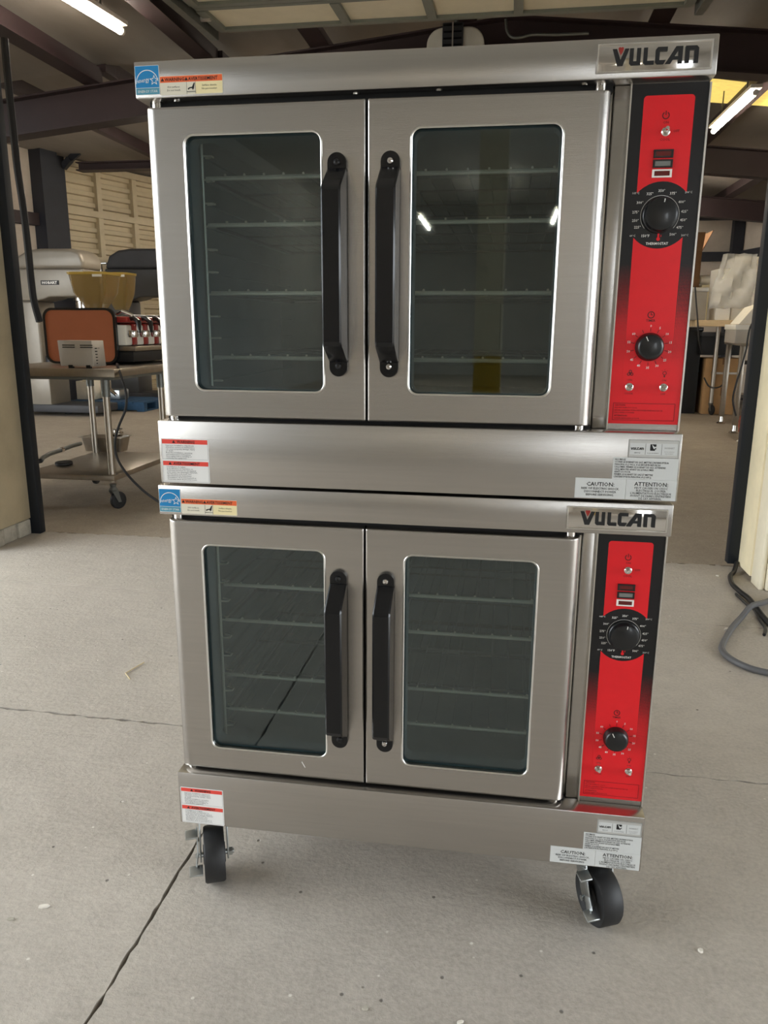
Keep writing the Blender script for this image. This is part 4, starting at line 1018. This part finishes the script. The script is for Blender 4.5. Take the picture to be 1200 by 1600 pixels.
# big floor mixers
YM = 8.75
def mixer(du, dv, Y, mats, label, plate, scale=1.0):
    def P(u, v): q_ = at(u*scale + du, v, Y); return (q_.x, q_.z)
    base = at(60*scale+du, 520, Y); o = thing('floor_mixer', label, 'mixer', (base.x, Y+.3, 0), 'large floor mixers')
    g1, g2 = mats
    head = [P(20, 420), P(26, 400), P(40, 391), P(60, 388), P(110, 388), P(124, 393), P(130, 408), P(130, 420)]
    MB().prism(head[::-1], Y, Y+.52).build('head_cover', g1, o, bevel=.05, seg=4)
    hd = [P(20, 420), P(130, 420), P(128, 440), P(122, 463), P(76, 464), P(66, 468), P(55, 470), P(22, 470)]
    MB().prism(hd[::-1], Y+.01, Y+.51).build('head', g2, o, bevel=.02, seg=3)
    co = [P(22, 470), P(56, 470), P(58, 500), P(60, 555), P(72, 558), P(72, 600)]
    z0 = .30
    xl, xr_ = P(24, 500)[0], P(58, 500)[0]
    MB().box(xl, xr_, Y+.04, Y+.48, z0, P(40, 470)[1]).build('column', g2, o, bevel=.03, seg=3)
    xr2 = P(70, 560)[0]
    MB().box(xr_-.05, xr2, Y+.12, Y+.5, z0, P(40, 556)[1]).build('lift_carriage', 'charcoal', o, bevel=.02)
    xc = P(110, 470)[0]
    MB().lathe([(.11, 0), (.11, -.05), (.085, -.06), (.085, -.16), (.04, -.17), (.035, -.34)], (xc, Y+.3, P(110, 463)[1]), (0,0,1), 20).build('planetary_shaft', 'chrome', o)
    MB().lathe([(.10, 0), (.22, .02), (.33, .25), (.36, .58), (.375, .60), (.36, .60), (.33, .30)], (xc+.05, Y+.3, .52), (0,0,1), 28).build('bowl', 'light_steel', o)
    x0b, x1b = P(30, 600)[0]-.1, xc+.30
    MB().box(xl-.02, xr_+.10, Y+.0, Y+.52, .14, z0+.35).build('pedestal', g2, o, bevel=.02)
    MB().box(x0b, x1b, Y-.03, Y+.55, .05, .16).build('base_plate', 'charcoal', o, bevel=.02)
    if plate:
        a, b_ = P(64, 445), P(91, 438)
        pl_ = MB().box(a[0], b_[0], Y-.003, Y+.012, a[1], b_[1]).build('name_plate', 'charcoal', o, bevel=.002)
        k = FB(); text(k, 'HOBART', (b_[1]-a[1])*.85, (a[0]+b_[0])/2, a[1]+(b_[1]-a[1])*.2, Y-.0045, 'CENTER', sx=(b_[0]-a[0])/((b_[1]-a[1])*4.0), bold=.02); k.build('lettering', 'light_steel', pl_, smooth=0)
        MB().cyl((xl+.5, Y+.3, 0.0), (xl+.5, Y+.3, .06), .05, n=12).build('foot', 'charcoal', o)
    return o
mixer(0, 0, YM, ('mixer_grey', 'mixer_grey'), 'tall grey floor mixer with name plate behind the espresso machine', True)
mixer(143, 0, 10.9, ('charcoal', 'mixer_dark'), 'dark grey floor mixer farther back, half hidden by the ovens', False)
# blue pallets
def pallet(x, y, label, w=1.2, d=1.0):
    o = thing('pallet', label, 'pallet', (x, y, 0), 'blue pallets')
    for k in range(7): MB().box(x+k*w/7+.008, x+(k+1)*w/7-.008, y, y+d, .115, .14).build('deck_board', 'pallet_blue', o, smooth=0)
    for k in range(3): MB().box(x, x+w, y+k*(d-.1)/2, y+k*(d-.1)/2+.1, .02, .115).build('stringer', 'pallet_blue', o, smooth=0)
    for k in range(3): MB().box(x+k*(w-.12)/2, x+k*(w-.12)/2+.12, y, y+d, 0, .02).build('bottom_board', 'pallet_blue', o, smooth=0)
a_ = atz(97, 632, 0); pallet(a_.x+.55, a_.y-.75, 'blue wooden pallet under the pale carton, left of the table leg', 1.25, .9)
b_ = atz(192, 604, 0); pallet(b_.x, b_.y-1.2, 'blue wooden pallet farther back beneath the dark mixer', 1.6, .95)
cxp_ = a_.x + .57
o = thing('carton', 'pale carton standing on the nearer blue pallet', 'box', (cxp_+.2, a_.y-.3, .14))
MB().box(cxp_, cxp_+.30, a_.y-.5, a_.y-.1, .142, .42).build('carton_body', 'paper', o, bevel=.006); MB().box(cxp_+.13, cxp_+.17, a_.y-.502, a_.y-.098, .4195, .4225).build('tape', 'straw', o, smooth=0)
o = thing('machine_part', 'small chromed machine part on the nearer blue pallet', 'machine part', (cxp_+.55, a_.y-.3, .14))
MB().box(cxp_+.42, cxp_+.72, a_.y-.5, a_.y-.2, .142, .30).build('casting', 'zinc', o, bevel=.02); MB().tube([(cxp_+.46, a_.y-.52, .34), (cxp_+.58, a_.y-.54, .30), (cxp_+.66, a_.y-.5, .22)], .028, 10).build('lever', 'chrome', o)
o = thing('steel_rack', 'small chrome frame seen between the two floor mixers', 'frame', (at(150, 430, 10.3).x, 10.3, 0))
for u in (134, 142, 152, 165): pb('upright', 'chrome', o, u-1.2, 411, u+1.2, 640, 10.3, .03, 0)
pb('rail', 'chrome', o, 133, 410, 166, 413, 10.28, .03, .004); pb('rail', 'chrome', o, 133, 424, 166, 427, 10.28, .03, .004); pb('plate', 'light_steel', o, 143, 413, 151, 424, 10.29, .02, .002)

# white round fan housing under the raised door
YF = 5.75
fc = at(711, 74, YF)
o = thing('fan_unit', 'white rounded housing with dark grilled box showing above the top oven', 'fan', (fc.x, YF, fc.z))
rw = (at(756, 60, YF).x - at(666, 60, YF).x)/2
lp = rrect(fc.x-rw, fc.x+rw, fc.z-.30, at(711, 41, YF).z, .13, 8)
MB().prism(lp, YF, YF+.16).build('housing', 'white_plastic', o, bevel=.02, seg=3)
gx0, gx1, gz1 = at(692, 60, YF).x, at(724, 60, YF).x, at(708, 40, YF).z+.01
gb = MB().box(gx0, gx1, YF-.05, YF+.01, fc.z-.28, gz1).build('motor_box', 'charcoal', o, bevel=.008)
for k in range(7): MB().box(gx0+.01, gx1-.01, YF-.056, YF-.05, gz1-.03-k*.05, gz1-.015-k*.05).build('grille_bar', 'black_plastic', gb, smooth=0)
MB().box((gx0+gx1)/2-.006, (gx0+gx1)/2+.006, YF-.058, YF-.05, fc.z-.28, gz1).build('grille_bar', 'light_steel', gb, smooth=0)
MB().cyl((fc.x, YF+.08, gz1-.02), (fc.x, YF+.08, 4.05), .02, n=10).build('drop_rod', 'galv', o)
cbp = [at(u, v, 5.9) for u, v in ((790, 30), (792, 48), (800, 58), (815, 58), (832, 54), (870, 54), (920, 52))]
tag(MB().tube(smooth_path(cbp), .012, 8).build('conduit', 'galv'), 'grey flexible conduit looping along the rafter above the ovens', 'conduit')

# ================================================================== RIGHT: BENCH, BOXES, STANDS
YR = 10.05
wt = atz(1106, 648, 0)
bt = thing('workbench', 'wood-topped workbench on casters at the right', 'table', (wt.x+.5, wt.y+.4, 0))
t0 = at(1088, 500, YR); zt1 = t0.z; x0 = t0.x
MB().box(x0, x0+1.5, YR-.05, YR+.75, zt1-.085, zt1).build('bench_top', 'butcher', bt, bevel=.008)
for k in range(1, 6): MB().box(x0-.0015, x0+1.5015, YR-.0515+k*.13, YR-.0485+k*.13, zt1-.0845, zt1+.0008).build('plank_joint', 'cardboard_dark', bt, smooth=0)
lxa, lxb = wt.x+.03, wt.x+1.2
for x, y in ((lxa, wt.y+.02), (lxb, wt.y+.02), (lxa-.15, wt.y+.62), (lxb, wt.y+.62)):
    MB().cyl((x, y, .17), (x, y, zt1-.085), .032, n=14).build('leg', 'work_steel', bt)
    small_caster(bt, (x, y), .075, random.uniform(-1, 1))
MB().bar((lxa, wt.y+.02, .62), (lxb, wt.y+.02, .62), .03, .03).build('stretcher', 'work_steel', bt, smooth=0)
MB().bar((lxa, wt.y+.02, .62), (lxa-.15, wt.y+.62, .62), .03, .03).build('stretcher', 'work_steel', bt, smooth=0)
# things on the bench
def carton(u0, v0, u1, v1, Y, dy, m, label, cat='box', name='box', lid=None, flaps=None, tape=None):
    X = pbx(u0, v0, u1, v1, Y, dy); o = thing(name, label, cat, ((X[0]+X[1])/2, Y+dy/2, X[4]))
    MB().box(*X).build('box_body', m, o, bevel=.008)
    if lid: MB().box(X[0]-.01, X[1]+.01, X[2]-.01, X[3]+.01, X[5]-.05, X[5]+.008).build('lid', lid, o, bevel=.006)
    if tape: MB().box((X[0]+X[1])/2-.03, (X[0]+X[1])/2+.03, X[2]-.002, X[3]+.002, X[5]-.09, X[5]+.002).build('tape', tape, o, smooth=0)
    if flaps:
        MB().bar((X[0], X[2], X[5]), (X[0]-.02, X[2]-.06, X[5]+.3), .01, .001).build('flap', flaps, o)
        MB().hexa([(X[1]-.01, X[2], X[5]-.01), (X[1], X[2], X[5]-.01), (X[1], X[3], X[5]-.01), (X[1]-.01, X[3], X[5]-.01)], [(X[1]+.14, X[2], X[5]+.32), (X[1]+.15, X[2], X[5]+.32), (X[1]+.15, X[3], X[5]+.32), (X[1]+.14, X[3], X[5]+.32)]).build('flap', flaps, o, smooth=0)
        MB().hexa([(X[0], X[2]-.001, X[5]-.01), (X[1], X[2]-.001, X[5]-.01), (X[1], X[2]+.008, X[5]-.01), (X[0], X[2]+.008, X[5]-.01)], [(X[0], X[2]-.12, X[5]+.28), (X[1], X[2]-.12, X[5]+.28), (X[1], X[2]-.112, X[5]+.28), (X[0], X[2]-.112, X[5]+.28)]).build('flap', flaps, o, smooth=0)
    return o, X
zb = zt1
def on_bench(u0, v0, u1, Y, dy, *a, **k):      # box whose bottom rests on the bench
    vb = 800.0
    lo_, hi_ = v0, 620
    for _ in range(40):
        m_ = (lo_+hi_)/2
        if at((u0+u1)/2, m_, Y).z > zb + .001: lo_ = m_
        else: hi_ = m_
    return carton(u0, v0, u1, lo_, Y, dy, *a, **k)
on_bench(1121, 419, 1144, 10.10, .5, 'white_plastic', 'narrow white cabinet at the left end of the white boxes on the workbench', 'cabinet', 'white_cabinet')
o, X = on_bench(1146, 401, 1196, 10.18, .5, 'white_plastic', 'large white box under clear plastic on the workbench', 'box', 'white_box')
bgm = FB()
nx, nz = 10, 14
def drape(X, dx):
    vs = []; fs = []
    for j in range(nz+1):
        for i in range(nx+1):
            x = X[0]-.20 + (.44)*i/nx; z = X[5]+.02 - (X[5]-X[4]-.12)*j/nz
            vs.append((x - .16*(j/nz)*(1-i/nx), X[2]-.07 - .05*math.sin(i*1.1 + j*.5) - .03*math.sin(i*2.7 - j*.3) - .05*random.random() - .1*(j/nz)*(1-i/nx), z + .02*random.random()))
    for j in range(nz):
        for i in range(nx): a = j*(nx+1)+i; fs.append((a, a+1, a+nx+2, a+nx+1))
    return vs, fs
bgm.add(*drape(X, 0)); 
k_ = bgm.build('plastic_sheet', 'bag', smooth=80); tag(k_, 'clear plastic sheet draped over the large white box', 'plastic sheet')
sm = k_.modifiers.new('thickness', 'SOLIDIFY'); sm.thickness = .004
on_bench(1074, 450, 1104, 10.10, .4, 'grey_bin', 'grey metal bin at the left end of the workbench', 'bin', 'metal_bin', lid='light_steel')
# things stacked against the back wall
YS = 12.6
st = thing('storage_shelf', 'dark storage shelf standing behind the workbench', 'shelf', (3.3, YS+.4, 0))
sx0, sx1 = at(1052, 480, YS).x, at(1052, 480, YS).x + 1.9
for z in (.12, .72, 1.36): MB().box(sx0, sx1, YS, YS+.7, z-.04, z).build('shelf_board', 'black_box', st, smooth=0)
for x in (sx0, sx1-.06):
    for y in (YS, YS+.64): MB().box(x, x+.06, y, y+.06, 0, 1.36).build('post', 'black_box', st, smooth=0)
def on_z(u0, v0, u1, Y, dy, z, *a, **k):
    lo_, hi_ = v0, 900
    for _ in range(50):
        m_ = (lo_+hi_)/2
        if at((u0+u1)/2, m_, Y).z > z + .001: lo_ = m_
        else: hi_ = m_
    return carton(u0, v0, u1, lo_, Y, dy, *a, **k)
on_z(1094, 445, 1124, YS+.02, .5, 1.36, 'straw', 'pale yellow carton on the storage shelf', tape='paper')
on_z(1060, 392, 1092, YS+.05, .6, 1.36, 'cardboard_dark', 'open brown cardboard box with upright flaps on the storage shelf', flaps='cardboard_dark')
pk = at(1110, 436, YS+.1)
tag(MB().lathe([(.02, -.18), (.07, -.15), (.085, 0), (.07, .14), (.02, .18)], (pk.x, YS+.25, at(1110, 445, YS+.02).z+.089), (1,.2,0), 12).build('wrapped_bundle', 'paper'), 'crumpled paper-wrapped bundle lying on the pale yellow carton', 'bundle')
# black cabinet and cardboard box on the floor beneath the bench
on_z(1050, 512, 1092, 11.0, .6, 0.0, 'black_box', 'black floor cabinet left of the workbench legs', 'cabinet', 'black_cabinet', lid='black_plastic')
o, X = on_z(1099, 560, 1158, 10.95, .5, 0.0, 'cardboard', 'brown cardboard box on the floor under the workbench', tape='cardboard_dark')
MB().box(X[0]+.25, X[0]+.30, X[2]-.001, X[2]+.001, X[4]+.28, X[4]+.40).build('hand_hole', 'cardboard_dark', o, smooth=0)
o, X = carton(1096, 520, 1160, 555, 10.9, .5, 'black_box', 'black machine housing resting on the brown box under the workbench', 'machine', 'machine_housing', lid='charcoal')
# stainless stand with bullet feet
YT = 8.1
sd = thing('equipment_stand', 'narrow stainless equipment stand with bullet feet beside the right jamb', 'stand', (2.8, 8.3, 0))
lg = [atz(1126, 662, 0), atz(1146, 677, 0)]
ztop = at(1140, 533, lg[0].y).z
xa_, xb_ = lg[0].x, lg[1].x
for x, y in ((xa_, lg[0].y), (xb_, lg[1].y), (xa_+.55, lg[0].y+.02), (xb_+.6, lg[1].y)):
    l_ = MB().box(x-.03, x+.03, y-.03, y+.03, .10, ztop-.04).build('leg', 'work_steel', sd, bevel=.006)
    MB().lathe([(.055, 0), (.06, .012), (.03, .03), (.024, .10)], (x, y, 0), (0,0,1), 16).build('bullet_foot', 'chrome', l_)
MB().hexa([(xa_-.05, lg[0].y+.05, ztop-.04), (xb_-.05, lg[1].y-.06, ztop-.04), (xb_+.7, lg[1].y-.06, ztop-.04), (xa_+.7, lg[0].y+.05, ztop-.04)][::-1], [(xa_-.05, lg[0].y+.05, ztop), (xb_-.05, lg[1].y-.06, ztop), (xb_+.7, lg[1].y-.06, ztop), (xa_+.7, lg[0].y+.05, ztop)][::-1]).build('stand_top', 'work_steel', sd, bevel=.005)
o, X = on_z(1149, 508, 1178, 8.05, .45, ztop, 'light_steel', 'light steel appliance on the narrow equipment stand', 'appliance', 'steel_appliance', lid='white_plastic')
# sheets of paper leaning on the appliance
a_ = at(1156, 508, 7.95); b_ = at(1176, 490, 7.95); c_ = at(1190, 472, 7.95)
tag(MB().hexa([(X[0]+.02, 8.02, X[5]+.012), (X[1]+.1, 8.02, X[5]+.012), (X[1]+.1, 8.40, X[5]+.012), (X[0]+.02, 8.40, X[5]+.012)], [(X[0]+.16, 8.02, X[5]+.20), (X[1]+.14, 8.02, X[5]+.26), (X[1]+.14, 8.40, X[5]+.26), (X[0]+.16, 8.40, X[5]+.20)]).build('paper_stack', 'paper', bevel=.004), 'stack of white paper on top of the light steel appliance', 'paper')
# white pole and coiled cord near the jamb, cables
pw = atz(1158, 690, 0)
o = thing('white_pole', 'slim white pole standing beside the right jamb', 'pole', (pw.x, pw.y, 0))
MB().cyl((pw.x, pw.y, 0), (pw.x, pw.y, at(1166, 545, pw.y).z), .017, n=10).build('pole', 'white_plastic', o); MB().lathe([(.05, 0), (.05, .01), (.02, .03)], (pw.x, pw.y, 0), (0,0,1), 14).build('pole_foot', 'white_plastic', o)
cc = Vector((pw.x+.02, pw.y, .19))
k = MB()
pts = [Vector((cc.x + .05*math.sin(i*.5) + .012*math.sin(i*1.7), cc.y + .03*math.cos(i*.5), cc.z + .14*math.cos(i*.5*1.0) )) for i in range(64)]
tag(k.tube(pts, .014, 6).build('cord_coil', 'cord_red'), 'reddish cord coil hanging on the white pole', 'cord')
bgp = atz(1160, 706, 0)
tag(MB().lathe([(.045, 0), (.05, .02), (.05, .17), (.03, .20), (.028, .24), (0, .245)], (bgp.x+.03, bgp.y, 0), (0,0,1), 16).build('white_jug', 'white_plastic'), 'small white jug on the floor beside the right jamb', 'jug')
for i, (pts, lb) in enumerate((
    (((1180, 498, 7.9), (1172, 512, 7.85), (1168, 530, 7.8), (1166, 545, 7.8), (1158, 575, 7.8), (1150, 600, 7.75), (1145, 625, 7.75), (1150, 650, 7.75)), 'black cable drooping from the light steel appliance to the floor'),
    (((1166, 484, 9.9), (1158, 500, 9.85), (1152, 520, 9.8), (1140, 560, 9.8), (1130, 600, 9.8), (1110, 605, 9.85), (1100, 590, 9.9)), 'black cable looping across the workbench legs'),
    (((1086, 448, 10.0), (1088, 475, 9.97), (1090, 500, 9.96), (1092, 530, 9.97), (1097, 552, 10.0)), 'black cable hanging over the left end of the workbench'),
    )):
    P = [at(*p) for p in pts]
    tag(MB().tube(smooth_path(P), .011, 6).build('cable', 'cable_black'), lb, 'cable')

# ================================================================== FOREGROUND: CABLE LOOP AND LITTER ON THE FLOOR
def on_floor(pts, h): return [atz(u, v, h) for u, v in pts]
c = on_floor(((1147, 893), (1141, 900), (1144, 912), (1156, 924), (1170, 935), (1182, 950), (1192, 963), (1204, 976)), .013)
c = [Vector((XR-.012, 2.775, .045))] + c
tag(MB().tube(smooth_path(c), .012, 8).build('black_cable', 'cable_black'), 'thick black cable running from the foot of the right jamb', 'cable')
c = on_floor(((1215, 930), (1200, 939), (1188, 949), (1172, 957), (1158, 965), (1146, 978), (1136, 993), (1128, 1010), (1131, 1020), (1141, 1029), (1155, 1037), (1172, 1044), (1190, 1049), (1215, 1054)), .013)
c[3].z += .03; c[2].z += .02
tag(MB().tube(smooth_path(c), .013, 8).build('grey_cable', 'cable_grey'), 'dusty grey cable looped on the floor beside the right jamb', 'cable')
c = on_floor(((1150, 928), (1168, 945), (1178, 952), (1188, 970), (1196, 982), (1194, 992)), .008)
tag(MB().tube(smooth_path(c), .007, 6).build('thin_cable', 'cable_black'), 'thin dark cable end lying across the grey cable loop', 'cable')
tw = on_floor(((225, 1035), (211, 1043), (196, 1052), (203, 1061)), .004)
tag(MB().tube(tw, .0022, 6).build('straw_stalk', 'straw'), 'bent straw stalk lying on the concrete left of the ovens', 'straw')
def chip(u, v, w, d, h, rz, label, name='paint_chip', m='pale_chip', group=None):
    p = atz(u, v); k = MB()
    lo_ = []; n_ = 7
    for i in range(n_):
        a = 2*PI*i/n_; lo_.append((w*math.cos(a)*random.uniform(.75, 1.1), d*math.sin(a)*random.uniform(.75, 1.1)))
    R_ = Matrix.Translation((p.x, p.y, .0005)) @ Matrix.Rotation(rz, 4, 'Z')
    k.loft([[(x, y, 0) for x, y in lo_], [(x*.9, y*.9, h) for x, y in lo_]]).xf(R_)
    return tag(k.build(name, m, bevel=0, smooth=0), label, 'chip' if name == 'paint_chip' else 'stone', group)
chip(69, 1417, .014, .006, .004, .3, 'white paint chip on the concrete at the lower left')
chip(17, 1437, .010, .005, .003, .2, 'grey paint chip at the left edge of the concrete', m='block')
chip(1095, 1487, .006, .005, .005, 0, 'pale pebble on the concrete right of the front caster', 'pebble')
chip(570, 1577, .007, .005, .004, 0, 'dark pebble near the bottom edge of the floor', 'pebble', 'block')
chip(719, 1598, .008, .004, .003, .5, 'white paint chip at the bottom edge of the floor')
chip(1137, 984, .022, .010, .006, .4, 'white paint chip beside the grey cable loop')
chip(1122, 900, .012, .008, .004, .1, 'small white chip at the door sill')
